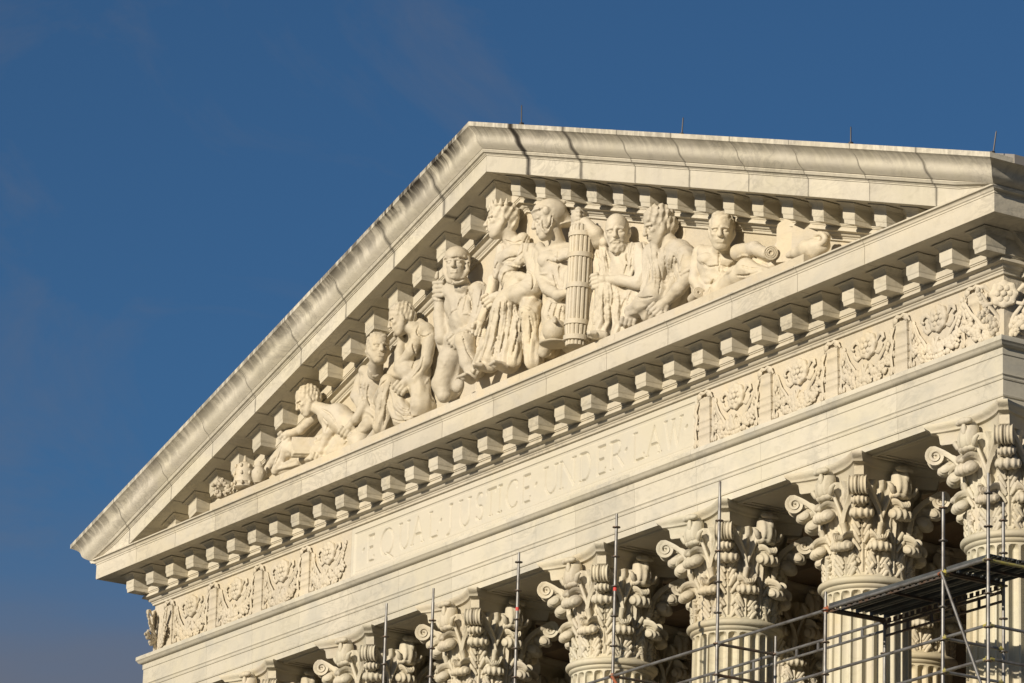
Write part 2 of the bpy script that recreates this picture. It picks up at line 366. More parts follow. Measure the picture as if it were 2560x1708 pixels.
for side, sg in (('right', 1), ('left', -1)):
    rk = empty('raking_cornice', (sg*8, 0, ZR-SL*8), portico)
    for i in range(9):
        a = jx[i]; b_ = jx[i+1] if i < 8 else H
        s0, s1 = heavy.get((side[0].upper(), i), .05), heavy.get((side[0].upper(), i+1), .05)
        if i == 0: s0 = 0
        X0, X1, st = (a, b_, (s0, s1)) if sg > 0 else (-b_, -a, (s1, s0))
        last = i == 8
        for nm, pr, g in (('gutter_stone', RKTOP, .008), ('corona_stone', RKCOR, .008)):
            ex = 0 if i else g
            stn = st if nm == 'gutter_stone' else (st[0]*.75, st[1]*.75)
            o = sweep_block(nm, pr, X0-(ex if sg > 0 else 0), X1+(ex if sg < 0 else 0), MARC if nm == 'gutter_stone' else MARCC, rk, last and sg < 0, last and sg > 0, SL, g, stn, nx=16 if last else 1, zmin=-10.72 if nm == 'corona_stone' and last else -99)   # the sloping corona dies into the level one
    for i in range(3):
        a, b_ = (0, 5.5, 11, 15.2)[i], (0, 5.5, 11, 15.2)[i+1]
        sweep_block('bed_moulding', RKBED, a if sg > 0 else -b_, b_ if sg > 0 else -a, MAR, rk, slope=SL, gap=0.0 if i else -.0)
    for i in range(15):
        xc = sg*(i+.5); inst('modillion', mmR if sg > 0 else mmL, (xc, 0, ZR-SL*abs(xc)), rk)
    MB().rings([[(sg*x, y, z-SL*x) for y, z in ((.5, -4.45), (.5, -6.2), (-.2, -5.56), (-.2, -4.45))] for x in (0, H+.3)]).build('cornice_core', MAR, rk)
# gutters along the flanks
fg = empty('flank_gutter', (0, 6, -10.5), portico)
GP = [(k, z-SL*(H+k)) for k, z in RKTOP[1:-1]]; GP = [(.2, GP[0][1]+.05)] + GP + [(.2, GP[-1][1]-.02)]
G2 = [(k, z-SL*(H+k)) for k, z in RKCOR[1:8]]; G2 = [(.2, G2[0][1])] + G2 + [(.2, G2[-1][1])]
for sg in (-1, 1):
    y0 = None
    for y1 in (3, 6, 9, 12):
        flank_block('gutter_stone', GP, sg, y1, MARC, fg, y0); y0 = y1
    flank_block('gutter_bed', G2, sg, 12, MARC, fg)
# ---- tympanum wall, plinth of the figures, roof
ty = empty('tympanum', (0, .2, -10.7), portico)
for i in range(16):
    a, b_ = -16+i*2, -14+i*2
    tz = lambda x: max(ZR-.68-SL*abs(x), -10.68)
    xs = sorted({a, b_, *( [0] if a < 0 < b_ else [])})
    if tz(a) <= -10.679 and tz(b_) <= -10.679: continue
    f = [(a+.003, -10.7)] + [(b_-.003, -10.7)] + [(b_-.003, tz(b_))] + [(a+.003, tz(a))]
    MB().rings([[(x, .16, z) for x, z in f], [(x, .6, z) for x, z in f]]).build('tympanum_stone', MARL, ty)
for a, b_ in ((-12.5, -9.2), (-9.2, -6.0), (-6.0, -2.6), (-2.6, 1.0), (1.0, 4.6), (4.6, 8.0), (8.0, 11.15)):
    MB().box((a+.003, -.58, -10.70), (b_-.003, .2, -10.27 if abs(a+b_) < 30 else -10.3)).build('plinth_stone', MARL, ty)
rf = MB()
for sg in (-1, 1):
    rf.rings([[(0, y, -4.43), (sg*18.0, y, -4.43-SL*18.0), (sg*18.0, y, -4.60-SL*18.0), (0, y, -4.60)] for y in (-.9, 12)])
rf.build('roof', LEAD, portico)
MB().box((-H-.9, 11.5, -36.4), (H+.9, YB, -11.2)).build('attic_block', MAR, portico)
# ---- inside the portico: second row's beam, cross beams, coffered ceiling, back wall
MB().box((-H+1.95, ROW2-.95, -14.39), (H-1.95, ROW2+.95, -13.1)).build('inner_architrave', MARS, portico)
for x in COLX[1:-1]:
    MB().box((x-.95, 1.94, -14.37), (x+.95, ROW2-.96, -13.3)).build('cross_beam', MARS, portico)
    MB().box((x-.95, ROW2+.96, -14.37), (x+.95, 10.4, -13.3)).build('cross_beam', MARS, portico)
MB().box((-H+1.96, 1.94, -13.09), (H-1.96, 11.5, -12.9)).build('portico_ceiling', MARS, portico)
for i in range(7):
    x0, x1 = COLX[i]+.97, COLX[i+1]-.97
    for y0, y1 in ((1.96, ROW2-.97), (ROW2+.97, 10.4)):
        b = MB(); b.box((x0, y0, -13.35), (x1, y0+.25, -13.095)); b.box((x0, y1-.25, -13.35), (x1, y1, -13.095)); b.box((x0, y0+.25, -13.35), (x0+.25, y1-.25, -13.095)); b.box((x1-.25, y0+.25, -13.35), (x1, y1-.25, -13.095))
        b.build('coffer_frame', MARS, portico)
# sunk panels on the underside of the architrave
for i in range(7):
    x0, x1 = COLX[i]+1.05, COLX[i+1]-1.05
    b = MB()
    for k in (0, 1):
        e = k*.12; z = -14.40-.018*(1-k)
        b.box((x0+e, .25+e, -14.43+k*.015), (x1-e, .33+e, -14.397)); b.box((x0+e, 1.67-e, -14.43+k*.015), (x1-e, 1.75-e, -14.397)); b.box((x0+e, .33+e, -14.43+k*.015), (x0+.08+e, 1.67-e, -14.397)); b.box((x1-.08-e, .33+e, -14.43+k*.015), (x1-e, 1.67-e, -14.397))
    b.build('soffit_panel', MAR, portico)
bw = MB(); bw.box((-H, 10.4, -36.4), (H, 11.5, -13.1)); bw.build('back_wall', MARS, portico)
# ---- floor, steps, ground
plat = MB(); plat.box((-H-1.2, -1.4, ZG+.3), (H+1.2, YB, -36.2)); plat.build('platform', PAVE, portico)
for i in range(8):
    z1 = -36.2-(i+1)*.355
    MB().box((-H-1.2, -1.4-(i+1)*.45, ZG+.02), (H+1.2, -1.4-i*.45, z1)).build('step', PAVE, portico)
g = MB(); g.add([(-900, -900, ZG), (900, -900, ZG), (900, 900, ZG), (-900, 900, ZG)], [(0, 1, 2, 3)])
tag(g.build('ground', GROUNDM), kind='structure')
# ------------------------------------------------------------------ columns
RT, RB_ = .835, .985
ZA = -16.66                   # top of the astragal
ZBASE = -36.2
def shaft_mesh():
    nf, per = 24, 10
    fr = np.array([0, .07, .08, .15, .28, .5, .72, .85, .92, .93])   # position in one flute pitch
    def depth(q):                                                    # flute cut, 0..1
        q = np.asarray(q); d = np.zeros_like(q); i = (q > .075) & (q < .925); d[i] = np.sqrt(np.clip(1-((q[i]-.5)/.425)**2, 0, 1)); return d
    th = np.concatenate([(k+fr)*2*math.pi/nf for k in range(nf)]); dp = np.tile(depth(fr), nf)
    dp = np.where(np.tile(np.isin(np.arange(per), [2, 8]), nf), .45, dp)
    zt = -16.90; halfw = .43*2*math.pi*RT/nf
    zs = [ZBASE+.9, ZBASE+1.4, -30, -24, -20, zt-.30, zt-halfw, zt-halfw*.8, zt-halfw*.62, zt-halfw*.46, zt-halfw*.32, zt-halfw*.2, zt-halfw*.1, zt-halfw*.03, zt, zt+.05]
    rings = []
    off = np.abs(np.tile(fr, nf)-.5)/.425
    for z in zs:
        t = max(0.0, (zt-z)/(zt-ZBASE)); r = RT+(RB_-RT)*min(1, 1.25*t**1.15*.85+.0)
        if z > zt-halfw:
            hgt = (z-(zt-halfw))/halfw
            sph = np.sqrt(np.clip(1-off**2-hgt*hgt, 0, 1)); f = np.where(dp > 0, sph/np.maximum(dp, .05), 0); f = np.clip(f, 0, 1)
        else: f = 1.0
        rr = r-.118*dp*f
        rings.append(np.stack([rr*np.cos(th), rr*np.sin(th), np.full(len(th), z)], 1))
    b = MB().rings(rings, True, False, False); return b.data('column_shaft', MARF, True, None, 32, loc=0)
def neck_mesh():
    pr = [(RT-.12, -16.87), (RT+.002, -16.868), (RT+.028, -16.845), (RT+.045, -16.83), (RT+.05, -16.81), (RT+.05, -16.79), (RT+.062, -16.785)]
    for a in np.linspace(-80, 90, 9): pr.append((RT+.055+.068*math.cos(R(a)), -16.715+.068*math.sin(R(a))))
    pr += [(RT+.03, -16.645), (RT-.005, -16.60), (RT-.02, -16.55)]
    return MB().lathe(pr, n=72, cap=False).data('neck_ring', MARF, True, None, 50, loc=0)
def bell_mesh():
    pr = [(.80, -16.62), (.79, -16.5), (.785, -16.3), (.785, -16.1), (.79, -15.9), (.80, -15.7), (.81, -15.55), (.84, -15.35), (.87, -15.2), (.92, -15.02), (.97, -14.88), (1.0, -14.78), (.9, -14.74)]
    zz = np.linspace(-16.62, -14.8, 40); rr = np.interp(zz, [p[1] for p in pr], [p[0] for p in pr]); th = np.arange(256)*2*math.pi/256; rings = []
    for z, r in zip(zz, rr):
        lobes = .030*np.cos(th*32+.8*math.sin(z*9))+.018*np.cos(th*16)*math.sin(z*14)+.014*np.cos(th*48+z*20)
        q = r+lobes*min(1, (z+16.62)/.15); rings.append(np.stack([q*np.cos(th), q*np.sin(th), np.full(256, z)], 1))
    return MB().rings(rings, True, False, True).data('bell', MARK, True, None, 75, loc=0)
def bulb(b, c, rx, ry, rz, n=7, amp=.06, tilt=0.0):
    """scalloped shell: ridges run round the lateral (Y) axis"""
    rg = []; th = np.arange(18)*2*math.pi/18
    for ph in np.linspace(-math.pi/2*.985, math.pi/2*.985, 6*n+1):
        k = 1+amp*math.cos(ph/math.pi*2*math.pi*n); cp = math.cos(ph)**.75
        x, z = rx*np.cos(th)*cp*k, rz*np.sin(th)*cp*k; x2 = x*math.cos(tilt)+z*math.sin(tilt); z2 = -x*math.sin(tilt)+z*math.cos(tilt)
        rg.append(np.stack([c[0]+x2, np.full(18, c[1]+ry*math.sin(ph)), c[2]+z2-.25*rz*math.sin(ph)**2], 1))
    b.rings(rg)
def leaf_mesh(name, z0, z1, r0, out, wid, curl, ridges=5, seed=0):
    """acanthus leaf on the +X side: rises along the bell, rolls forward and hangs over at the tip"""
    nt_, ns = 31, 25
    hgt = z1-z0
    # spine in (radius, z), then a roll of radius curl
    sp = []
    for t in np.linspace(0, 1, 15): sp.append((r0+out*t**2.6, z0+(hgt-curl)*t))
    c = (sp[-1][0]+curl*1.02, sp[-1][1]); 
    for a in np.linspace(168, 20, nt_-15): sp.append((c[0]+curl*1.02*math.cos(R(a)), c[1]+curl*math.sin(R(a))))
    V = []
    ss = np.linspace(-1, 1, ns)
    arcl = np.concatenate([[0], np.cumsum(np.hypot(*np.diff(np.array(sp), axis=0).T))]); T = arcl/arcl[-1]
    tops, bots = [], []
    for i, ((r, z), t) in enumerate(zip(sp, T)):
        lob = 1+.20*abs(math.sin(t*math.pi*3.4))*(1-max(0, t-.7)/.3)
        q = max(0.0, (t-.62)/.38)
        wd = wid*(.62+.30*math.sin(min(t, .7)/.7*math.pi*.75))*lob*(math.sqrt(max(.06, 1-.93*q**2.2)) if q > 0 else 1)
        j = min(i+1, len(sp)-1); k = max(i-1, 0); tx, tz = sp[j][0]-sp[k][0], sp[j][1]-sp[k][1]; L = math.hypot(tx, tz)+1e-9; nx, nz = tz/L, -tx/L   # outward normal of the spine
        row_t, row_b = [], []
        for s in ss:
            rib = (.016 if t > .6 else .026)*math.cos(s*math.pi*ridges)*(abs(s) < .97)*(.5+.5*min(1, t*1.5)) + .022*math.exp(-(s/.14)**2)
            fall = (-.12 if t < .55 else -.12-.42*min(1, (t-.55)/.2))*wd*abs(s)**2.0
            edge = .035*math.sin(t*34+abs(s)*3)*(abs(s) > .7)*(t < .75)
            d = rib+fall
            y = s*wd*(1-.07*(t > .7)); rr = r+nx*d; zz = z+nz*d+edge
            row_t.append((rr, y, zz)); th = (.052+.05*min(1, max(0, t-.55)/.2))*(1-.45*abs(s)); row_b.append((rr-nx*th, y*.97, zz-nz*th))
        tops.append(row_t); bots.append(row_b)
    # wrap onto the round bell
    def wrap(p):
        r, y, z = p; a = y/max(r, .7)*.92; return (r*math.cos(a), r*math.sin(a), z)
    rings = [[wrap(p) for p in rt]+[wrap(p) for p in rb[::-1]] for rt, rb in zip(tops, bots)]
    b = MB().rings(rings)
    bulb(b, (c[0]+curl*.15, 0, c[1]-curl*.05), curl*1.5, wid*.78, curl*1.0, 6, .11, .45)
    for zf in (.14, .32, .50, .66):
        for sg in (-1, 1):
            i = int(zf*14); r, z = sp[i]; wv = wid*(.66+.16*math.sin(zf*5)); p = [wrap((r+.01, sg*wv*.25, z-.14)), wrap((r+.03, sg*wv*.70, z+.0)), wrap((r+.045, sg*wv*1.0, z+.08)), wrap((r+.06, sg*wv*1.08, z+.05))]
            b.tube(p, [.03, .048, .048, .022], 7)
    return b.data(name, MARK, True, None, 60, loc=0)
def volute_mesh():
    """corner scroll on the +X side: stalk sweeping up and out, rolled into a spiral under the abacus horn"""
    b = MB()
    for sg in (-1, 1):
        pts = []
        for t in np.linspace(0, 1, 10): pts.append((.86+.56*t**1.5, -15.62+.79*t**.62-.05*t*t))
        c = (1.40, -15.022); r0 = math.hypot(pts[-1][0]-c[0], pts[-1][1]-c[1]); a0 = math.atan2(pts[-1][1]-c[1], pts[-1][0]-c[0])
        turns = 2.1
        sp = [(p, 0.0) for p in pts]
        for t in np.linspace(0.03, 1, 40):
            a = a0-t*turns*2*math.pi; rr = r0*(1-t)**.9+.018; sp.append(((c[0]+rr*math.cos(a), c[1]+rr*math.sin(a)), t))
        rings = []
        for i, (p, t) in enumerate(sp):
            q = sp[min(i+1, len(sp)-1)][0]; o = sp[max(i-1, 0)][0]; tx, tz = q[0]-o[0], q[1]-o[1]; L = math.hypot(tx, tz)+1e-9; nx, nz = -tz/L, tx/L
            th = .040*(1-.5*t); w0 = .012; w1 = .17*(.55+.45*min(1, i/10))*(1-.25*t)+.05*t
            yo = sg*(.33*(1-min(1, i/9))**1.2)     # starts away from the diagonal, meets its twin at the corner
            ring = []
            for f_, hgt in ((0, .75), (.10, 1.15), (.2, .8), (.3, .55), (.42, .8), (.52, 1.1), (.62, .8), (.74, .55), (.86, .85), (.95, 1.3), (1.0, 1.25)):
                ring.append((p[0]+nx*th*hgt, yo+sg*(w0+(w1-w0)*f_), p[1]+nz*th*hgt))
            ring += [(p[0]-nx*th*.3, yo+sg*w1*.95, p[1]-nz*th*.3), (p[0]-nx*th, yo+sg*w1*.8, p[1]-nz*th), (p[0]-nx*th, yo+sg*w0, p[1]-nz*th)]
            rings.append(ring)
        b.rings(rings)
        b.ball((c[0], sg*.085, c[1]), (.055, .05, .055), 10, 6)
    # leaf under the scroll
    return b.data('corner_volute', MARK, True, None, 40, loc=0)
def helix_mesh():
    """pair of small inner spirals below the middle of one abacus side (+X side)"""
    b = MB()
    for sg in (-1, 1):
        sp = []
        for t in np.linspace(0, 1, 9): sp.append((.36*sg*(1-t)**1.1+.19*sg*t, -15.62+.60*t**.8, .84+.12*t))
        c = (.155*sg, -15.06); e = sp[-1]; r0 = math.hypot(e[0]-c[0], e[1]-c[1]); a0 = math.atan2(e[1]-c[1], (e[0]-c[0])*sg)
        for t in np.linspace(.04, 1, 26):
            a = a0+t*1.6*2*math.pi; rr = r0*(1-t)**.9+.012; sp.append((c[0]+sg*rr*math.cos(a), c[1]+rr*math.sin(a), .96+.05*t))
        b.tube([(q[2]+.02, q[0], q[1]) for q in sp], [.036 if i < 9 else .036*(1-.4*(i-9)/26) for i in range(len(sp))], 7)
        b.tube([(.76, .34*sg, -16.15), (.79, .34*sg, -15.85), (.83, .34*sg, -15.68), (.86, .34*sg, -15.60)], [.045, .05, .06, .075], 8)
    return b.data('inner_helix', MARK, True, None, 60, loc=0)
AH = 1.22
def abacus_mesh():
    def ring(a, sag, z, trunc=.13):
        pts = []
        for q in range(4):
            p0 = np.array([a, -a+trunc]); p1 = np.array([a, a-trunc])
            for t in np.linspace(0, 1, 13):
                p = p0+(p1-p0)*t; x = p[0]-sag*math.sin(math.pi*t)**.85 if 0 < t < 1 else p[0]
                cx, sx = math.cos(q*math.pi/2), math.sin(q*math.pi/2); pts.append((x*cx-p[1]*sx, x*sx+p[1]*cx, z))
        return pts
    rg = [ring(AH-.24, .22, -14.80), ring(AH-.22, .235, -14.78), ring(AH-.20, .245, -14.62), ring(AH-.17, .25, -14.585), ring(AH-.10, .255, -14.565), ring(AH-.09, .255, -14.545), ring(AH-.085, .255, -14.53)]
    for t in np.linspace(0, 1, 5): rg.append(ring(AH-.07+.07*math.sin(t*math.pi/2), .26, -14.515+.09*t))
    rg += [ring(AH, .26, -14.403)]
    return MB().rings(rg).data('abacus', MARK, True, None, 35, loc=0)
def fleuron_mesh():
    """shell-like palmette with a curled top in the middle of one abacus side (+X side)"""
    b = MB(); n = 17
    bulb(b, (1.03, 0, -14.80), .16, .20, .30, 4, .08, -.30); bulb(b, (1.13, 0, -14.56), .10, .21, .07, 4, .08, .3)
    bulb(b, (1.03, 0, -15.05), .13, .21, .085, 4, .08, .2); b.ball((1.16, .03, -14.74), (.05, .07, .13), 10, 6)
    for sg in (-1, 1): b.tube([(1.0, sg*.12, -15.05), (1.08, sg*.24, -15.0), (1.10, sg*.30, -14.92), (1.06, sg*.33, -14.87)], [.05, .06, .05, .03], 7)
    return b.data('fleuron', MARK, True, None, 60, loc=0)
def base_mesh():
    pr = [(1.36, 0), (1.36, .3)]
    for a in np.linspace(-90, 90, 7): pr.append((1.24+.14*math.cos(R(a)), .44+.14*math.sin(R(a))))
    pr += [(1.12, .60), (1.10, .68), (1.14, .72)]
    for a in np.linspace(-90, 90, 6): pr.append((1.08+.08*math.cos(R(a)), .80+.08*math.sin(R(a))))
    return MB().lathe([(r, z+ZBASE) for r, z in pr], n=48).data('column_base', MARF, True, None, 40, loc=0)
SH, NK, BL, AB, VO, HE, FL, BA = shaft_mesh(), neck_mesh(), bell_mesh(), abacus_mesh(), volute_mesh(), helix_mesh(), fleuron_mesh(), base_mesh()
LF1 = leaf_mesh('lower_acanthus_leaf', -16.60, -15.95, .80, .05, .30, .105)
LF2 = leaf_mesh('upper_acanthus_leaf', -16.55, -15.30, .80, .09, .31, .125, seed=1)
LF3 = leaf_mesh('volute_leaf', -15.9, -15.12, .84, .26, .22, .11, seed=2)
jr = lambda: random.uniform(-1, 1)
def column(x, y, full=True):
    c = empty('column', (x, y, ZBASE), portico)
    at = (x, y, ZG)           # meshes hold heights relative to the ground
    def put(n, me, rz=0.0):
        o = bpy.data.objects.new(n, me); o.location = (x*S, y*S, -ZG*S); o.rotation_euler = (0, 0, rz+jr()*.035 if 'leaf' in n else rz)
        if 'leaf' in n: q = 1+jr()*.02; o.scale = (q, q, 1)       # no two leaves are cut quite alike
        return reg(o, c)
    put('column_base', BA); put('shaft', SH); put('neck_ring', NK); put('bell', BL); put('abacus', AB)
    for k in range(8):
        put('acanthus_leaf', LF1, (k+.5)*math.pi/4); put('acanthus_leaf', LF2, k*math.pi/4)
    for k in range(4):
        put('volute', VO, (k+.5)*math.pi/2); put('helix', HE, k*math.pi/2); put('fleuron', FL, k*math.pi/2)
        put('volute_leaf', LF3, (k+.5)*math.pi/2)
for x in COLX: column(x, CY)
for x in COLX: column(x, ROW2)
# ------------------------------------------------------------------ frieze carving
# inscription: V-cut letters in a framed panel (a fine relief grid)
LET = {
 'E': [((0, 0), (0, 1)), ((0, 1), (.95, 1)), ((0, .53), (.75, .53)), ((0, 0), (1, 0)), ((.95, 1), (.95, .86)), ((1, 0), (1, .15))],
 'L': [((0, 0), (0, 1)), ((0, 0), (1, 0)), ((1, 0), (1, .16)), ((-.2, 1), (.25, 1))],
 'T': [((.5, 0), (.5, 1)), ((0, 1), (1, 1)), ((0, 1), (-.03, .86)), ((1, 1), (1.03, .86)), ((.32, 0), (.68, 0))],
 'I': [((.5, 0), (.5, 1)), ((0, 1), (1, 1)), ((0, 0), (1, 0))],
 'A': [((0, 0), (.52, 1)), ((.52, 1), (1, 0)), ((.2, .36), (.82, .36)), ((-.1, 0), (.13, 0)), ((.85, 0), (1.12, 0))],
 'N': [((.08, 0), (.08, 1)), ((.08, 1), (.92, 0)), ((.92, 0), (.92, 1)), ((-.05, 1), (.1, 1)), ((-.05, 0), (.2, 0)), ((.78, 1), (1.05, 1))],
 'W': [((0, 1), (.27, 0)), ((.27, 0), (.5, .95)), ((.5, .95), (.75, 0)), ((.75, 0), (1, 1)), ((-.08, 1), (.1, 1)), ((.9, 1), (1.1, 1)), ((.38, .98), (.58, .98))],
 'J': [((.75, 1), (.75, .1)), ((.75, .1), (.55, -.08)), ((.55, -.08), (.05, -.14)), ((.5, 1), (1, 1))],
}
def arcs(cx, cy, rx, ry, a0, a1, n=14):
    p = [(cx+rx*math.cos(R(a)), cy+ry*math.sin(R(a))) for a in np.linspace(a0, a1, n)]; return list(zip(p[:-1], p[1:]))
LET['U'] = [((.08, 1), (.08, .32)), ((.92, 1), (.92, .32)), ((-.08, 1), (.25, 1)), ((.78, 1), (1.05, 1))]+arcs(.5, .34, .42, .36, 180, 360)
LET['Q'] = arcs(.5, .5, .5, .51, 0, 360, 28)+[((.5, .06), (1.0, -.2))]
LET['C'] = arcs(.52, .5, .52, .51, 48, 312, 22)+[((.87, .88), (.9, .72))]
LET['S'] = arcs(.5, .76, .4, .25, 30, 270, 14)+arcs(.5, .26, .45, .27, 90, -150, 14)
LET['D'] = [((.05, 0), (.05, 1)), ((-.08, 1), (.45, 1)), ((-.08, 0), (.45, 0))]+arcs(.45, .5, .52, .5, 90, -90, 16)
LET['R'] = [((.05, 0), (.05, 1)), ((-.1, 1), (.4, 1)), ((.05, .5), (.4, .5)), ((.4, .5), (1.0, 0)), ((-.1, 0), (.2, 0))]+arcs(.4, .75, .34, .25, 90, -90, 12)
LET['.'] = [((.45, -.06), (.55, .06))]
TXT = [('.', 118, 128), ('E', 155, 192), ('Q', 236, 318), ('U', 360, 422), ('A', 441, 512), ('L', 562, 608), ('.', 622, 634), ('J', 668, 702), ('U', 752, 822), ('S', 858, 906), ('T', 930, 986), ('I', 1004, 1026),
       ('C', 1060, 1136), ('E', 1168, 1212), ('.', 1244, 1256), ('U', 1308, 1388), ('N', 1410, 1506), ('D', 1542, 1606), ('E', 1654, 1704), ('R', 1742, 1822), ('.', 1832, 1844), ('L', 1897, 1955), ('A', 1976, 2062), ('W', 2095, 2200), ('.', 2226, 2238)]
segs = []
for ch, a, b_ in TXT:
    f = lambda q: px(860+q*.38298, 980+(1025-.424*(q-150))*.38298, .16)
    xa, xb = f(a)[0], f(b_)[0]
    z0 = -12.795; hh = .585
    if ch == '.': xm = (xa+xb)/2; segs.append((xm-.02, z0+.30, xm+.02, z0+.33, .04)); continue
    for (p, q) in LET[ch]:
        thin = abs(p[1]-q[1]) < .03 and abs(p[0]-q[0]) < .5
        segs.append((xa+(xb-xa)*p[0], z0+hh*p[1], xa+(xb-xa)*q[0], z0+hh*q[1], .024 if thin else .036))
gx = np.arange(PX0, PX1+1e-6, .0145); gz = np.arange(ZF0, ZF1+1e-6, .0145); gz[-1] = ZF1; gx[-1] = PX1
GX, GZ = np.meshgrid(gx, gz); cut = np.zeros_like(GX)
for xa, za, xb, zb, wv in segs:
    m_ = (GX > min(xa, xb)-.1) & (GX < max(xa, xb)+.1) & (GZ > min(za, zb)-.1) & (GZ < max(za, zb)+.1)
    X_, Z_ = GX[m_], GZ[m_]; dx, dz = xb-xa, zb-za; L2 = dx*dx+dz*dz+1e-9
    t = np.clip(((X_-xa)*dx+(Z_-za)*dz)/L2, 0, 1); d = np.hypot(X_-xa-t*dx, Z_-za-t*dz)
    cut[m_] = np.maximum(cut[m_], np.clip(wv-d, 0, None))
be = np.minimum(np.minimum(GX-PX0, PX1-GX), np.minimum(GZ-ZF0, ZF1-GZ))
frame = np.where(be < .11, 0.0, np.where(be < .135, .030*np.sin((be-.11)/.025*math.pi)-.0, .022))
frame = np.where((be >= .11) & (be < .135), -.012*np.sin((be-.11)/.025*math.pi)+.022*(be-.11)/.025, frame)
frame = np.where((be > .165) & (be < .185), .03, frame)
YY = -KF+frame+cut*1.5
n0, n1 = GX.shape; idx = np.arange(n0*n1).reshape(n0, n1)
FQ = np.stack([idx[:-1, :-1], idx[:-1, 1:], idx[1:, 1:], idx[1:, :-1]], -1).reshape(-1, 4)
VV = np.stack([GX, YY, GZ], -1).reshape(-1, 3); VV = (VV-np.array([0, 0, ZG]))*S
panel = bpy.data.objects.new('inscription_panel', mesh_from('inscription_panel', VV, FQ, True, (MARP,), None, 35)); reg(panel, frz)
panel['label'] = 'sunk marble panel with incised capitals EQUAL JUSTICE UNDER LAW'

# tapered pillars, festoons of fruit, rosettes (all relative to a spot on the frieze face)
def pillar_mesh():
    b = MB(); zc = -12.5
    lv = [(-.53, .21, .10), (-.50, .21, .10), (-.49, .19, .085), (-.30, .19, .09), (-.29, .205, .105), (-.27, .205, .105), (-.26, .19, .09), (-.16, .187, .09), (-.15, .20, .105), (-.12, .20, .105), (-.11, .185, .09), (-.02, .182, .09), (-.01, .195, .105), (.01, .195, .105), (.02, .18, .09),
          (.26, .165, .09), (.27, .18, .105), (.32, .18, .105), (.33, .165, .095), (.42, .17, .10), (.44, .19, .115), (.47, .19, .115)]
    for i in range(1): b.rings([[(-a, -d, z), (a, -d, z), (a, .02, z), (-a, .02, z)] for z, a, d in lv])
    for sg in (-1, 1):
        # scroll on the head, hanging ribbon with a leaf spray
        b.ball((sg*.17, -.12, .52), (.075, .05, .075), 9, 5)
        b.tube([(0, -.12, .56), (sg*.1, -.13, .585), (sg*.17, -.12, .56), (sg*.22, -.10, .49), (sg*.26, -.09, .43)], [.03, .035, .035, .03, .02], 6)
        b.tube([(sg*.25, -.05, .42), (sg*.33, -.07, .25), (sg*.27, -.08, .05), (sg*.33, -.08, -.15), (sg*.28, -.08, -.35), (sg*.31, -.06, -.50)], [.025, .04, .03, .045, .03, .02], 6)
        for q, (xx, zz, r) in enumerate([(.33, .33, .05), (.37, .20, .045), (.30, .12, .05), (.36, -.02, .04), (.26, -.10, .04), (.35, -.25, .05), (.24, -.42, .045), (.36, -.44, .04)]):
            b.ball((sg*xx, -.045, zz), (r, .05, r*1.7), 7, 4)
    for q_ in b.v: q_[:, 1] *= 0.62
    return b.data('frieze_pillar', MARL, True, None, 45, loc=0)
def rosette_mesh():
    b = MB(); n = 40; rg = []
    for r, y in [(.0, .0), (.255, 0.0), (.265, -.06), (.25, -.11), (.20, -.135), (.12, -.115), (.085, -.12)]:
        rg.append([((r*(1+.06*math.cos(8*a)*(r > .1)))*math.cos(a), y-(.025*abs(math.cos(4*a)) if .1 < r < .26 and y < -.03 else 0), (r*(1+.06*math.cos(8*a)*(r > .1)))*math.sin(a)) for a in np.arange(n)*2*math.pi/n])
    b.rings(rg)
    for k in range(6):
        a = k*math.pi/3; b.ball((.12*math.cos(a), -.14, .12*math.sin(a)), (.06, .045, .06), 7, 4)
    b.ball((0, -.16, 0), .06, 8, 5)
    for sg in (-1, 1):
        b.tube([(sg*.25, -.03, .05), (sg*.36, -.07, .16), (sg*.47, -.08, .13), (sg*.50, -.08, .04), (sg*.43, -.07, 0.0)], [.03, .05, .05, .04, .025], 7)
        b.tube([(sg*.22, -.03, -.16), (sg*.33, -.06, -.20), (sg*.42, -.06, -.14), (sg*.45, -.05, -.05)], [.03, .045, .04, .02], 7)
    for q_ in b.v: q_[:, 1] *= 0.56
    return b.data('rosette', MARL, True, None, 50, loc=0)
def festoon_mesh(seed):
    rn = random.Random(seed); b = MB()
    for i in range(230):
        t = rn.uniform(-1, 1); x = t*.72; z = -.20-.27*(1-t*t); w_ = .075+.17*(1-abs(t))**.7
        a = rn.uniform(-1, 1); e = rn.uniform(-1, 1)
        cx, cz = x+e*.05, z+a*w_; dpt = -.03-.13*math.sqrt(max(0, 1-a*a))*(1-.5*abs(t))
        r = rn.choice([.035, .045, .05, .06, .075])*(1.1-.35*abs(t))
        b.ball((cx, dpt, cz), (r*rn.uniform(.8, 1.3), r, r*rn.uniform(.8, 1.25)), 7, 4)
    for k in range(24):                                        # cluster of grapes at the lowest point
        b.ball((rn.gauss(-.05, .10), -.10-rn.random()*.05, -.50-rn.random()*.10), .030, 6, 4)
    for sg in (-1, 1):                                         # straps that hold the swag up
        b.tube([(sg*.30, -.10, -.33), (sg*.38, -.13, -.18), (sg*.55, -.11, 0), (sg*.68, -.07, .22)], [.05, .04, .035, .025], 6)
        for k in range(7): b.ball((sg*(.56+.03*k), -.05, -.13+.07*k+rn.uniform(-.03, .03)), (.05, .05, .065), 7, 4)
        b.tube([(sg*.08, -.16, -.18), (sg*.02, -.19, -.32), (-sg*.06, -.17, -.48)], [.04, .05, .035], 6)
    for q_ in b.v: q_[:, 1] *= 0.56
    return b.data('festoon', MARL, True, None, 60, loc=0)
PM, RM, FM = pillar_mesh(), rosette_mesh(), [festoon_mesh(s) for s in (3, 11, 23)]
yf = -KF
for x in (-15.56, -13.37, -11.185, -9.0, 6.92, 9.0, 11.185, 13.37, 15.56): inst('frieze_pillar', PM, (x, yf, -12.53), frz)
k = 0
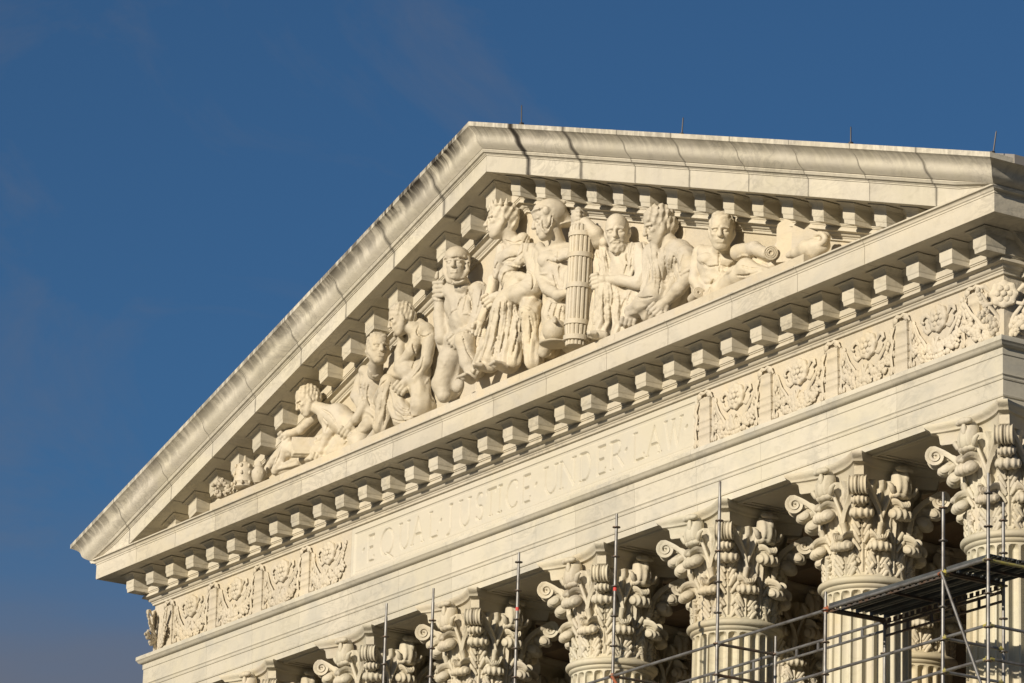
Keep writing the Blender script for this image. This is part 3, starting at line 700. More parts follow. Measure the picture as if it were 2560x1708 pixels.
for x in (-14.46, -12.28, -10.09, -7.98, 7.96, 10.09, 12.28, 14.46):
    inst('festoon', FM[k % 3], (x, yf, -12.47), frz); inst('rosette', RM, (x+.02, yf, -12.27), frz); k += 1
for sg in (-1, 1):                                              # the swag that turns each corner
    inst('rosette', RM, (sg*(H+KF-.02), yf+.02, -12.27), frz, rotz=sg*math.pi/4)
    inst('festoon', FM[k % 3], (sg*(H+KF-.30), yf+.10, -12.47), frz, rotz=sg*R(22))
    inst('festoon', FM[(k+1) % 3], (sg*(H+KF-.1), yf+.35, -12.47), frz, rotz=sg*R(72)); k += 1
    for y in (.97, 3.16, 5.35): inst('frieze_pillar', PM, (sg*(H+KF), y, -12.53), frz, rotz=sg*math.pi/2)
    for y in (2.07, 4.26): inst('festoon', FM[k % 3], (sg*(H+KF), y, -12.47), frz, rotz=sg*math.pi/2); inst('rosette', RM, (sg*(H+KF), y, -12.27), frz, rotz=sg*math.pi/2)
# ------------------------------------------------------------------ pediment figures: carved solids meshed from smooth distance fields
def unit(v): v = np.asarray(v, float); return v/(np.linalg.norm(v)+1e-12)
TOCAM = unit((CAM-np.array([2, 0, -8.0])))          # from the pediment towards the viewer
VR = unit(np.array([_r0[0], _r0[1], 0]))            # picture right, along the ground
UPZ = np.array([0, 0, 1.0])
class Field:
    def __init__(s, pts, pad=.5, vs=.0155):
        pts = np.asarray(pts, float); s.vs = vs; s.lo = pts.min(0)-pad; hi = pts.max(0)+pad
        s.lo[1] = max(s.lo[1], -1.6); hi[1] = min(hi[1], .24)
        s.n = np.ceil((hi-s.lo)/vs).astype(int)+1
        s.D = np.full(s.n, 1.0, np.float32)
        s.ax = [s.lo[i]+np.arange(s.n[i])*vs for i in range(3)]
    def sub(s, lo, hi):
        a = np.clip(np.floor((np.asarray(lo)-s.lo)/s.vs).astype(int), 0, s.n-1); b = np.clip(np.ceil((np.asarray(hi)-s.lo)/s.vs).astype(int)+1, a+1, s.n)
        sl = tuple(slice(i, j) for i, j in zip(a, b))
        X = s.ax[0][sl[0]][:, None, None].astype(np.float32); Y = s.ax[1][sl[1]][None, :, None].astype(np.float32); Z = s.ax[2][sl[2]][None, None, :].astype(np.float32)
        return sl, X, Y, Z
    def put(s, sl, d, k, mode):
        D = s.D[sl]
        if mode == 'add':
            h = np.clip(.5+.5*(D-d)/k, 0, 1); s.D[sl] = D*(1-h)+d*h-k*h*(1-h)
        else:
            h = np.clip(.5-.5*(D+d)/k, 0, 1); s.D[sl] = D*(1-h)-d*h+k*h*(1-h)
    def seg(s, a, b, ra, rb, k=.06, mode='add', fold=None, flat=None):
        a, b = np.asarray(a, float), np.asarray(b, float); m_ = max(ra, rb)+k+.08
        sl, X, Y, Z = s.sub(np.minimum(a, b)-m_, np.maximum(a, b)+m_)
        e = b-a; L2 = float(e@e)+1e-9
        px_, py_, pz_ = X-a[0], Y-a[1], Z-a[2]
        t = np.clip((px_*e[0]+py_*e[1]+pz_*e[2])/L2, 0, 1)
        qx, qy, qz = px_-t*e[0], py_-t*e[1], pz_-t*e[2]
        d = np.sqrt(qx*qx+qy*qy+qz*qz)-(ra+t*(rb-ra))
        if fold:
            amp, n, ph = fold[:3]; amp *= .6
            ev = unit(e); u_ = np.cross(ev, UPZ if abs(ev[2]) < .8 else np.array([1., 0, 0])); u_ = unit(u_); v_ = np.cross(ev, u_)
            th = np.arctan2(qx*v_[0]+qy*v_[1]+qz*v_[2], qx*u_[0]+qy*u_[1]+qz*u_[2])
            wv = np.sin(th*n+ph+1.3*np.sin(t*4+ph))
            qa = qx*ev[0]+qy*ev[1]+qz*ev[2]; qq = qx*qx+qy*qy+qz*qz+1e-6; d = d-amp*wv*np.abs(wv)**.3*np.clip(t*3+.3, 0, 1)*np.clip(1-qa*qa/qq, 0, 1)**2
        s.put(sl, d, k, mode)
    def chain(s, pts, k=.06, mode='add', fold=None):
        for (a, ra), (b, rb) in zip(pts[:-1], pts[1:]): s.seg(a, b, ra, rb, k, mode, fold)
    def ell(s, c, r, ax=None, k=.06, mode='add', bump=None, fold=None):
        c = np.asarray(c, float); r = np.asarray(r, float); ax = np.eye(3) if ax is None else np.asarray(ax, float)
        ext = np.sqrt(((ax*r[:, None])**2).sum(0))+k+.08
        sl, X, Y, Z = s.sub(c-ext, c+ext); X, Y, Z = X-c[0], Y-c[1], Z-c[2]
        q = [ax[i][0]*X+ax[i][1]*Y+ax[i][2]*Z for i in range(3)]
        k0 = np.sqrt(sum((q[i]/r[i])**2 for i in range(3))); k1 = np.sqrt(sum((q[i]/r[i]**2)**2 for i in range(3)))+1e-6
        d = k0*(k0-1)/k1
        if bump:
            amp, f = bump; w1 = np.sin(f*(q[0]+.6*q[1])+2*np.sin(f*.5*q[2]))*np.sin(f*(.8*q[1]-.5*q[2])+1.5*np.sin(f*.6*q[0]))+.5*np.sin(f*1.9*q[2]+f*q[1])
            d = d-amp*w1
        if fold:
            amp, f, dv, ph = fold; f *= 2.0; dv = unit(dv); w1 = dv[0]*X+dv[1]*Y+dv[2]*Z; d = d-.7*amp*np.sin(f*w1+ph+1.2*np.sin(3.1*Z+2.0*X))*(.6+.4*np.sin(2.3*X+4*Z))
        s.put(sl, d, k, mode)
    def boxr(s, c, hs, ax, rad=.02, k=.02, mode='add'):
        c = np.asarray(c, float); ax = np.asarray(ax, float); hs = np.asarray(hs, float)
        ext = (np.abs(ax)*hs[:, None]).sum(0)+rad+k+.05; sl, X, Y, Z = s.sub(c-ext, c+ext); X, Y, Z = X-c[0], Y-c[1], Z-c[2]
        q = [np.abs(ax[i][0]*X+ax[i][1]*Y+ax[i][2]*Z)-hs[i]+rad for i in range(3)]
        o = np.sqrt(sum(np.maximum(v, 0)**2 for v in q)); d = o+np.minimum(np.maximum(np.maximum(q[0], q[1]), q[2]), 0)-rad
        s.put(sl, d, k, mode)
    def etch(s, uv, r=.023, mode='cut', k=.012, step=2.5):
        """chisel a line into (or lay a cord onto) the surface along a path given by picture points"""
        uv = np.asarray(uv, float); n = len(uv)
        t = np.linspace(0, n-1, max(3, int(np.hypot(*np.diff(uv, axis=0).T).sum()/step)))
        P_ = np.vstack([2*uv[0]-uv[1], uv, 2*uv[-1]-uv[-2]]); i = np.minimum(t.astype(int), n-2); f = (t-i)[:, None]
        p0, p1, p2, p3 = P_[i], P_[i+1], P_[i+2], P_[i+3]
        q = .5*(2*p1+(p2-p0)*f+(2*p0-5*p1+4*p2-p3)*f*f+(3*p1-p0-3*p2+p3)*f**3)
        pts = []; ys = np.arange(-1.5, .2, .012)
        for u, v in q:
            a, b = px(u, v, -1.5), px(u, v, .2); L = a+(b-a)*np.linspace(0, 1, len(ys))[:, None]; ix = np.round((L-s.lo)/s.vs).astype(int)
            ok = ((ix >= 0) & (ix < s.n)).all(1); d = np.where(ok, s.D[tuple(np.clip(ix, 0, s.n-1).T)], 1)
            h = np.argmax(d < 0)
            pts.append(L[h] if d[h] < 0 else None)
        m = len(pts)
        for j in range(m-1):
            if pts[j] is None or pts[j+1] is None or np.linalg.norm(pts[j]-pts[j+1]) > .25: continue
            w0, w1 = (.35+.65*math.sin(math.pi*(x+.5)/m)**.6 for x in (j, j+1)); s.seg(pts[j], pts[j+1], r*w0, r*w1, k, mode)
    def mesh(s, name, m):
        D = s.D; D[:, -1, :] = np.maximum(D[:, -1, :], .01)       # the back is buried in the wall
        for a in (0, 2):
            for e in (0, -1):
                ix = [slice(None)]*3; ix[a] = e; D[tuple(ix)] = np.maximum(D[tuple(ix)], .01)
        D[:, 0, :] = np.maximum(D[:, 0, :], .01)
        X, Y, Z = s.ax[0][:, None, None], s.ax[1][None, :, None], s.ax[2][None, None, :]
        D += (.0035*np.sin(23*X+2*np.sin(9*Z))*np.sin(27*Z+2*np.sin(11*Y+5*X))+.0035*np.sin(14*Y+12*Z+1.7*np.sin(8*X))).astype(np.float32)   # uneven hand-carved surface
        ins = D < 0; nx, ny, nz = D.shape
        cor = [(i, j, k) for i in (0, 1) for j in (0, 1) for k in (0, 1)]
        sh = lambda A, c: A[c[0]:nx-1+c[0], c[1]:ny-1+c[1], c[2]:nz-1+c[2]]
        cnt = sum(sh(ins, c).astype(np.int8) for c in cor); act = (cnt > 0) & (cnt < 8)
        ii = np.argwhere(act); vid = np.full(act.shape, -1, np.int32); vid[act] = np.arange(len(ii))
        val = {c: D[ii[:, 0]+c[0], ii[:, 1]+c[1], ii[:, 2]+c[2]] for c in cor}
        acc = np.zeros((len(ii), 3)); num = np.zeros(len(ii))
        for c in cor:
            for a in range(3):
                if c[a]: continue
                c2 = tuple(v+(1 if i == a else 0) for i, v in enumerate(c)); d0, d1 = val[c], val[c2]; x = (d0 < 0) != (d1 < 0)
                t = np.where(x, d0/np.where(x, d0-d1, 1), 0); p = np.tile(np.array(c, float), (len(ii), 1)); p[:, a] += t
                acc[x] += p[x]; num[x] += 1
        V = s.lo+(ii+acc/num[:, None])*s.vs
        Q = []
        for a in range(3):
            b, c = (a+1) % 3, (a+2) % 3
            sl0 = [slice(None)]*3; sl1 = [slice(None)]*3; sl0[a] = slice(0, -1); sl1[a] = slice(1, None)
            x = ins[tuple(sl0)] != ins[tuple(sl1)]; e = np.argwhere(x)
            e = e[(e[:, b] > 0) & (e[:, c] > 0) & (e[:, b] < D.shape[b]-1) & (e[:, c] < D.shape[c]-1)]
            fl = ins[tuple(sl0)][e[:, 0], e[:, 1], e[:, 2]]
            def g(db, dc): f = e.copy(); f[:, b] -= db; f[:, c] -= dc; return vid[f[:, 0], f[:, 1], f[:, 2]]
            q = np.stack([g(1, 1), g(0, 1), g(0, 0), g(1, 0)], 1); q[~fl] = q[~fl][:, ::-1]; Q.append(q)
        Q = np.concatenate(Q); Q = Q[(Q >= 0).all(1)]
        V = (V-np.array([0, 0, ZG]))*S
        me = bpy.data.meshes.new(name); me.vertices.add(len(V)); me.vertices.foreach_set('co', V.astype(np.float32).ravel())
        me.loops.add(len(Q)*4); me.loops.foreach_set('vertex_index', Q.astype(np.int32).ravel())
        me.polygons.add(len(Q)); me.polygons.foreach_set('loop_start', np.arange(0, len(Q)*4, 4, dtype=np.int32)); me.polygons.foreach_set('loop_total', np.full(len(Q), 4, np.int32))
        me.polygons.foreach_set('use_smooth', np.ones(len(Q), bool)); me.materials.append(m); me.update(); me.validate(); return me

def P(u, v, y): return px(u, v, .16+(y-.16)*.76)      # figures stand in fairly shallow relief against the wall
def C(*a): return [(P(u, v, y), r) for u, v, y, r in a]
def frame_of(face, up=(0, 0, 1)):
    F_ = unit(face); R_ = unit(np.cross(F_, unit(up))); U_ = np.cross(R_, F_); return F_, R_, U_
def head(f, c, face, h=.80, up=(0, 0, 1), neck=None, hair='short', beard=False, eyes=True):
    F_, R_, U_ = frame_of(face, up); c = np.asarray(c, float); ax = np.stack([R_, U_, F_])
    q = lambda r, u, ff: c+h*(r*R_+u*U_+ff*F_)
    if neck is not None: f.seg(q(0, -.22, -.10), neck, .185*h, .23*h, .05)
    f.ell(q(0, .10, -.06), (.30*h, .36*h, .385*h), ax, .04)
    f.ell(q(0, -.16, .09), (.235*h, .33*h, .25*h), ax, .05)
    f.ell(q(0, -.38, .20), (.11*h, .10*h, .10*h), ax, .06)
    for s_ in (-1, 1):
        f.seg(q(s_*.25, -.12, -.02), q(s_*.10, -.40, .17), .075*h, .06*h, .06)        # jaw
        f.ell(q(s_*.155, -.09, .235), (.075*h, .055*h, .06*h), ax, .04)               # cheekbone
        f.seg(q(s_*.05, .075, .325), q(s_*.20, .055, .265), .038*h, .034*h, .025)     # brow
        f.ell(q(s_*.125, -.015, .335), (.085*h, .052*h, .075*h), ax, .018, 'cut')     # socket
        if eyes: f.ell(q(s_*.12, -.015, .27), (.062*h, .042*h, .048*h), ax, .006)
        f.ell(q(s_*.305, -.04, -.02), (.035*h, .105*h, .06*h), ax, .02)               # ear
    f.seg(q(0, .05, .325), q(0, -.13, .405), .036*h, .05*h, .02)                     # nose
    f.ell(q(0, -.14, .375), (.075*h, .04*h, .05*h), ax, .015)
    f.seg(q(-.075, -.235, .315), q(.075, -.235, .315), .03*h, .03*h, .015); f.seg(q(-.06, -.285, .31), q(.06, -.285, .31), .034*h, .034*h, .015)
    f.seg(q(-.10, -.258, .345), q(.10, -.258, .345), .012*h, .012*h, .01, 'cut')
    if hair == 'short':
        f.ell(q(0, .17, -.10), (.315*h, .335*h, .385*h), ax, .015, bump=(.016, 25/h)); f.ell(q(0, .0, -.22), (.30*h, .28*h, .27*h), ax, .03, bump=(.016, 25/h)); f.seg(q(-.15, .33, .17), q(.15, .33, .17), .045*h, .045*h, .04)
    elif hair == 'curly':
        f.ell(q(0, .20, -.08), (.35*h, .34*h, .40*h), ax, .02, bump=(.028, 20/h)); f.ell(q(0, .0, -.23), (.34*h, .31*h, .28*h), ax, .03, bump=(.028, 20/h))
    elif hair == 'crown':
        f.ell(q(0, .16, -.10), (.345*h, .34*h, .40*h), ax, .02, bump=(.026, 19/h)); f.ell(q(0, -.06, -.26), (.26*h, .24*h, .22*h), ax, .04, bump=(.024, 19/h))
        for k in range(9):
            a = (k-4)*.42; p0 = q(.31*math.sin(a), .36, -.08+.33*math.cos(a)); p1 = q(.33*math.sin(a), .49, -.09+.35*math.cos(a)); f.seg(p0, p1, .06*h, .025*h, .03)
        f.seg(q(.20, .05, -.28), q(.12, -.75, -.26), .07*h, .06*h, .03, fold=(.012, 5, 0))
    elif hair == 'helmet':
        f.ell(q(0, .18, -.07), (.36*h, .37*h, .45*h), ax, .015); f.seg(q(0, .50, .22), q(0, .42, -.46), .035*h, .04*h, .03)
        f.ell(q(0, .26, .24), (.31*h, .07*h, .16*h), ax, .02)                          # peak
        f.seg(q(0, .02, -.40), q(0, -.16, -.56), .17*h, .10*h, .05); f.ell(q(0, -.16, -.42), (.27*h, .05*h, .20*h), ax, .03)
        for s_ in (-1, 1): f.ell(q(s_*.27, -.16, .13), (.05*h, .24*h, .13*h), ax, .015); f.ell(q(s_*.34, .16, .05), (.05*h, .09*h, .09*h), ax, .015)
    elif hair == 'cap':
        f.ell(q(0, .21, -.05), (.345*h, .30*h, .41*h), ax, .012); f.seg(q(-.27, .16, .20), q(.27, .16, .20), .03*h, .03*h, .02); f.seg(q(0, .2, .34), q(0, .50, .0), .02*h, .02*h, .015)
        for s_ in (-1, 1): f.chain([(q(s_*.31, .15, .04), .07*h), (q(s_*.30, -.2, .05), .075*h), (q(s_*.16, -.46, .10), .08*h), (q(0, -.53, .12), .08*h)], .03)
    elif hair == 'bald':
        f.ell(q(0, .02, -.24), (.30*h, .24*h, .22*h), ax, .03, bump=(.014, 22/h))
    if beard:
        f.ell(q(0, -.40, .17), (.21*h, .19*h, .16*h), ax, .03, bump=(.014, 24/h))
        for s_ in (-1, 1): f.seg(q(s_*.02, -.195, .345), q(s_*.16, -.27, .27), .035*h, .03*h, .015)
def hand(f, w, d, n, L=.36, curl=.5, r=.047, spread=.085, thumb=1):
    """w wrist, d pointing direction, n palm normal (fingers curl towards n)"""
    d = unit(d); n = unit(np.asarray(n, float)-d*np.dot(n, d)); t = np.cross(d, n); w = np.asarray(w, float)
    f.ell(w+d*L*.42, (L*.30, L*.36, L*.15), np.stack([t, d, n]), .03)
    f.seg(w, w+d*L*.3, .075, .09, .03)
    for k in range(4):
        o = (k-1.5)*spread; ln = L*(.30, .34, .32, .25)[k]; b0 = w+d*L*.66+t*o
        b1 = b0+(d*math.cos(curl)+n*math.sin(curl))*ln; b2 = b1+(d*math.cos(curl*2.3)+n*math.sin(curl*2.3))*ln*.85
        f.chain([(b0, r), (b1, r*.95), (b2, r*.8)], .015)
    b0 = w+d*L*.25+t*thumb*L*.26; b1 = b0+(d*.7+t*thumb*.55+n*.3)*L*.34; f.chain([(b0, r*1.15), (b1, r), (b1+(d*.8+n*.5)*L*.25, r*.85)], .02)
def foot(f, heel, d, L=.5):
    d = unit(d); heel = np.asarray(heel, float); t = np.cross(d, UPZ); f.seg(heel, heel+d*L*.65, .10, .095, .05)
    for k in range(5): f.seg(heel+d*L*.6+t*(k-2)*.05, heel+d*L*(1.0-.05*k)+t*(k-2)*.055, .05, .038, .015)
def torso(f, neck, pelvis, face, w=.40, dp=.25, nude=True, fold=None):
    """chest, waist and pelvis along the line neck > pelvis, facing face"""
    neck, pelvis = np.asarray(neck, float), np.asarray(pelvis, float); U_ = unit(neck-pelvis); F_ = unit(np.asarray(face, float)-U_*np.dot(face, U_)); R_ = np.cross(F_, U_); ax = np.stack([R_, U_, F_]); L = np.linalg.norm(neck-pelvis)
    ch = pelvis+U_*L*.68; f.ell(ch, (w, L*.36, dp), ax, .08, fold=fold); f.ell(pelvis+U_*L*.36, (w*.80, L*.30, dp*.85), ax, .10, fold=fold); f.ell(pelvis, (w*.95, L*.22, dp*1.05), ax, .10, fold=fold)
    f.seg(neck-U_*L*.06+R_*w*.75, neck-U_*L*.06-R_*w*.75, .14, .14, .08)
    if nude:
        for s_ in (-1, 1):
            f.ell(ch+U_*L*.10+R_*s_*w*.45+F_*dp*.72, (w*.44, L*.13, dp*.34), ax, .025)
            for i in range(3): f.ell(pelvis+U_*L*(.46-.14*i)+R_*s_*w*.22+F_*dp*.70, (w*.19, L*.065, dp*.20), ax, .03)
    return ax
def finish(f, name, label, pts_base, cat='statue', m=None):
    o = bpy.data.objects.new(name, f.mesh(name, m or MARL)); reg(o); return tag(o, label, cat, None)
def back(f, *ch, r=.30, y=.02):
    for c in ch:
        for i in range(len(c)-1):
            f.seg(P(c[i][0], c[i][1], y), P(c[i+1][0], c[i+1][1], y), r, r*1.05, .10, fold=(.05, 9, i*1.7+c[i][0]))
OUT = np.array([0, -1.0, 0]); LEFTV = -VR; TOV = unit(np.array([TOCAM[0], TOCAM[1], 0]))
def fld(*uvy, pad=.45): return Field([P(u, v, y) for u, v, y in uvy], pad)
G = -10.27      # top of the plinth

# -- reclining reader at the left end, bowed over his open book
f = fld((655, 1190, -.3), (770, 980, -.3), (960, 1100, -.2), (800, 1150, -.5))
f.chain(C((905, 1090, -.10, .24), (880, 1070, -.12, .27), (850, 1050, -.25, .30), (822, 1040, -.38, .26)), .12)
f.ell(P(842, 1036, -.32), (.33, .24, .25), None, .1)
head(f, P(768, 1003, -.74), LEFTV*.9+TOV*.12+UPZ*-.45, .74, up=(0.15, .35, 1), neck=P(818, 1030, -.46), hair='short')
f.chain(C((815, 1040, -.40, .15), (822, 1082, -.48, .125), (806, 1122, -.52, .09)), .05); hand(f, P(806, 1120, -.52), -UPZ*.8+LEFTV*.3, -TOV, .30, .5)
f.chain(C((800, 1030, -.1, .13), (752, 1075, -.25, .11), (722, 1086, -.3, .085)), .05); hand(f, P(726, 1080, -.3), LEFTV*.6+UPZ*-.5, -TOV, .28, .9)
f.chain(C((905, 1095, -.2, .25), (800, 1135, -.12, .22), (718, 1120, -.2, .17), (690, 1150, -.2, .13), (664, 1183, -.25, .10)), .08, fold=(.012, 5, 0))
f.chain(C((715, 1118, -.32, .15), (700, 1158, -.38, .12), (688, 1178, -.42, .10)), .06); f.chain(C((900, 1105, -.35, .22), (840, 1132, -.3, .17), (760, 1150, -.3, .14), (700, 1175, -.3, .10)), .08, fold=(.03, 5, 1))
back(f, ((905, 1075), (850, 1092), (790, 1118), (735, 1140)), r=.20)
for l_ in ([(800, 1020), (824, 1035), (841, 1061)],
           [(807, 1044), (820, 1061), (813, 1081)],
           [(704, 1119), (694, 1150), (677, 1173)],
           [(854, 1092), (868, 1102), (854, 1119)],): f.etch(l_)
finish(f, 'reclining_reader_statue', 'carved marble man bowed over a book at the tapering left end of the pediment', None)
# his book
f = fld((720, 1090, -.5), (800, 1150, -.5), pad=.3)
bx_ = P(759, 1116, -.55); n_ = unit(TOV*.9+UPZ*.35); r_ = unit(np.cross(UPZ, n_)); axb = np.stack([r_, np.cross(n_, r_), n_])
f.boxr(bx_, (.29, .25, .035), axb, .015); f.boxr(bx_+axb[2]*-.06+axb[1]*-.03, (.27, .24, .045), axb, .02, .01)
f.boxr(bx_+axb[1]*-.20+axb[2]*.02, (.29, .05, .05), axb, .02, .01)
finish(f, 'carved_book', 'carved marble book held open by the reclining reader', None, 'book')

# -- seated man looking out, one arm resting behind the reader, draped knee
f = fld((862, 1110, -.4), (946, 830, -.3), (1030, 1080, -.5), (1030, 960, -.3))
ax = torso(f, P(940, 925, -.12), P(925, 1040, -.05), TOV*.8+OUT*.3, .36, .24, False, fold=(.012, 17, (.8, .3, .5), 0))
head(f, P(946, 872, -.66), TOV*.92+VR*.30+UPZ*-.02, .80, neck=P(938, 932, -.36), hair='short')
f.chain(C((905, 950, -.15, .15), (893, 990, -.25, .15), (905, 1012, -.3, .135)), .06, fold=(.014, 5, 0)); f.chain(C((912, 1012, -.35, .12), (890, 1048, -.48, .10), (876, 1062, -.5, .075)), .05)
hand(f, P(880, 1058, -.5), -UPZ*.75+LEFTV*.5, -TOV, .32, .45)
f.chain(C((958, 1000, -.2, .23), (975, 962, -.52, .22)), .08, fold=(.015, 6, 0)); f.chain(C((974, 958, -.52, .22), (966, 1010, -.5, .23), (955, 1066, -.48, .20)), .06, fold=(.03, 7, .5))
f.chain(C((985, 965, -.42, .15), (1010, 1030, -.42, .17), (1030, 1052, -.36, .12)), .07, fold=(.03, 5, 1)); f.chain(C((975, 1000, -.44, .15), (1000, 1050, -.42, .16), (1020, 1062, -.36, .1)), .07, fold=(.03, 5, 2))
f.chain(C((925, 1060, -.2, .2), (900, 1090, -.3, .14), (868, 1108, -.4, .10)), .08, fold=(.018, 5, 1))
f.chain(C((950, 1070, -.45, .12), (925, 1100, -.45, .09), (890, 1120, -.45, .07)), .06)
back(f, ((925, 960), (935, 1030), (975, 1050), (1015, 1035)), ((930, 1040), (905, 1080)), r=.25)
for l_ in ([(905, 938), (902, 972), (910, 1007)],
           [(922, 962), (919, 989), (926, 1017)],
           [(967, 949), (948, 972), (939, 1024), (934, 1064)],
           [(977, 955), (967, 1007), (960, 1064)],
           [(987, 1003), (1004, 1022), (1031, 1025), (1045, 1007)],
           [(984, 1024), (1011, 1041), (1042, 1034), (1055, 1020)],
           [(977, 1047), (1004, 1054), (1031, 1047)],): f.etch(l_)
for l_ in ([(919, 918), (933, 940), (950, 935)],
           [(912, 945), (910, 979)],
           [(958, 969), (951, 1007), (946, 1064)],
           [(984, 1013), (1007, 1032), (1036, 1030)],): f.etch(l_, .030, 'add')
finish(f, 'seated_man_statue', 'carved marble man in a loose shirt with draped knee, gazing out beside the thinker', None)

# -- thinker with chin on his hand
f = fld((975, 760, -.3), (1075, 980, -.3), (1000, 990, -.6), (1060, 800, -.2))
torso(f, P(1040, 815, -.12), P(1050, 930, -.02), OUT*.6+LEFTV*.5, .34, .26, True)
f.ell(P(1062, 835, -.12), (.26, .24, .27), None, .09)
head(f, P(1002, 798, -.70), LEFTV*.95+UPZ*-.35+TOV*.05, .76, up=(.2, .3, 1), neck=P(1036, 824, -.38), hair='short')
f.chain(C((1050, 832, -.3, .16), (1028, 880, -.45, .13), (1000, 915, -.55, .12)), .06); f.chain(C((998, 918, -.56, .12), (1000, 880, -.52, .115), (1005, 848, -.46, .08)), .04); hand(f, P(1004, 856, -.48), UPZ*.9+LEFTV*.1, LEFTV, .26, .9)
f.chain(C((1075, 845, -.1, .16), (1065, 905, -.2, .13), (1040, 945, -.35, .115), (1018, 948, -.45, .085)), .06); hand(f, P(1022, 946, -.45), LEFTV*.6-UPZ*.7, -TOV, .34, .35)
f.chain(C((1050, 930, -.1, .26), (1020, 930, -.4, .2), (985, 935, -.45, .16)), .08, fold=(.015, 5, 0)); f.chain(C((1050, 960, -.15, .25), (1055, 1010, -.2, .22), (1040, 1040, -.2, .18)), .1, fold=(.02, 6, 0))
back(f, ((1045, 860), (1040, 940), (1030, 990), (1065, 1025)), ((1000, 930), (1020, 1000)), r=.28)
for l_ in ([(1048, 812), (1043, 833), (1059, 843), (1079, 833)],
           [(1031, 860), (1038, 891), (1031, 921)],
           [(1059, 891), (1052, 921), (1031, 945)],
           [(1079, 959), (1076, 993), (1089, 1007)],): f.etch(l_)
for l_ in ([(1093, 863), (1093, 904), (1076, 938), (1062, 962)],): f.etch(l_, .030, 'add')
finish(f, 'thinker_statue', 'carved bare-shouldered marble man resting his chin on his hand', None)

# -- cap-and-hood soldier with raised fist
f = fld((1085, 620, -.4), (1200, 990, -.4), (1110, 990, -.6), (1215, 700, -.1))
torso(f, P(1166, 718, -.12), P(1165, 850, -.05), TOV*.6+OUT*.5, .52, .34, False, fold=(.018, 12, (.9, .3, .2), 0))
f.ell(P(1160, 790, -.30), (.40, .28, .46), None, .1, fold=(.022, 13, (1, .5, .25), 0))
head(f, P(1142, 662, -.64), TOV*.85+LEFTV*.22+UPZ*-.05, .82, neck=P(1158, 718, -.36), hair='cap')
f.chain(C((1128, 728, -.35, .2), (1150, 760, -.42, .12), (1160, 790, -.42, .10)), .06, fold=(.02, 4, 0))
f.chain(C((1196, 728, -.12, .22), (1208, 770, -.15, .21), (1190, 812, -.28, .17)), .06, fold=(.015, 6, 0)); f.chain(C((1190, 815, -.3, .13), (1158, 838, -.45, .11)), .05); hand(f, P(1160, 836, -.45), LEFTV*.7-UPZ*.5, -TOV, .34, .5)
f.chain(C((1122, 730, -.1, .18), (1112, 800, -.25, .17), (1108, 840, -.42, .16)), .06); f.chain(C((1106, 845, -.45, .165), (1100, 790, -.45, .15), (1098, 748, -.45, .11)), .04)
f.ell(P(1097, 722, -.46), (.15, .14, .17), None, .03)
for k in range(4): f.seg(P(1085, 708+k*11, -.58), P(1106, 706+k*11, -.58), .05, .05, .012)
f.seg(P(1092, 694, -.5), P(1094, 682, -.5), .05, .04, .015); f.ell(P(1098, 752, -.45), (.145, .145, .05), None, .015)
f.chain(C((1165, 850, -.15, .27), (1162, 852, -.55, .23)), .08, fold=(.015, 6, 0)); f.chain(C((1162, 856, -.56, .22), (1172, 905, -.5, .19), (1182, 940, -.45, .14)), .06, fold=(.012, 5, 0)); foot(f, P(1178, 950, -.45), OUT*.7+TOV*.5, .4)
f.chain(C((1150, 860, -.1, .27), (1125, 900, -.25, .25), (1105, 960, -.35, .22), (1110, 990, -.35, .16)), .08); f.chain(C((1105, 845, -.3, .17), (1118, 900, -.3, .12), (1098, 950, -.4, .07)), .03)
f.chain(C((1125, 860, -.42, .05), (1112, 910, -.5, .045), (1090, 965, -.5, .04)), .02); f.ell(P(1145, 965, -.5), (.18, .12, .16), None, .05)
back(f, ((1155, 760), (1150, 840), (1140, 905), (1130, 965)), ((1195, 800), (1195, 910)), r=.30)
for l_ in ([(1112, 650), (1130, 646), (1145, 645), (1166, 649)],
           [(1166, 646), (1173, 664), (1173, 684), (1160, 697), (1140, 703), (1126, 697)],
           [(1130, 706), (1143, 716), (1163, 711), (1178, 701)],
           [(1178, 701), (1201, 707), (1222, 721)],
           [(1176, 712), (1166, 735), (1153, 748), (1145, 766), (1137, 781)],
           [(1171, 723), (1163, 756), (1158, 781)],
           [(1206, 725), (1199, 756), (1191, 786)],
           [(1145, 774), (1130, 781), (1120, 799)],
           [(1157, 843), (1168, 877), (1181, 898)],
           [(1093, 904), (1079, 932), (1065, 959)],
           [(1183, 725), (1178, 751), (1178, 776)],): f.etch(l_)
for l_ in ([(1155, 786), (1171, 784), (1189, 795)],
           [(1081, 746), (1097, 751), (1117, 748)],
           [(1147, 836), (1168, 831), (1185, 843)],): f.etch(l_, .030, 'add')
finish(f, 'soldier_statue', 'carved marble guard in a fitted cap and hood raising his fist', None)

# -- enthroned woman at the centre
f = fld((1195, 520, -.4), (1345, 930, -.3), (1215, 930, -.85), (1250, 760, -.9))
torso(f, P(1290, 605, -.10), P(1312, 760, -.02), OUT*.9+LEFTV*.2, .42, .30, False, fold=(.012, 14, (.5, .2, .9), 0))
head(f, P(1252, 552, -.55), LEFTV*1.0+UPZ*-.05+TOV*.10, .84, neck=P(1284, 612, -.14), hair='crown')
f.ell(P(1258, 648, -.42), (.20, .17, .16), None, .06)
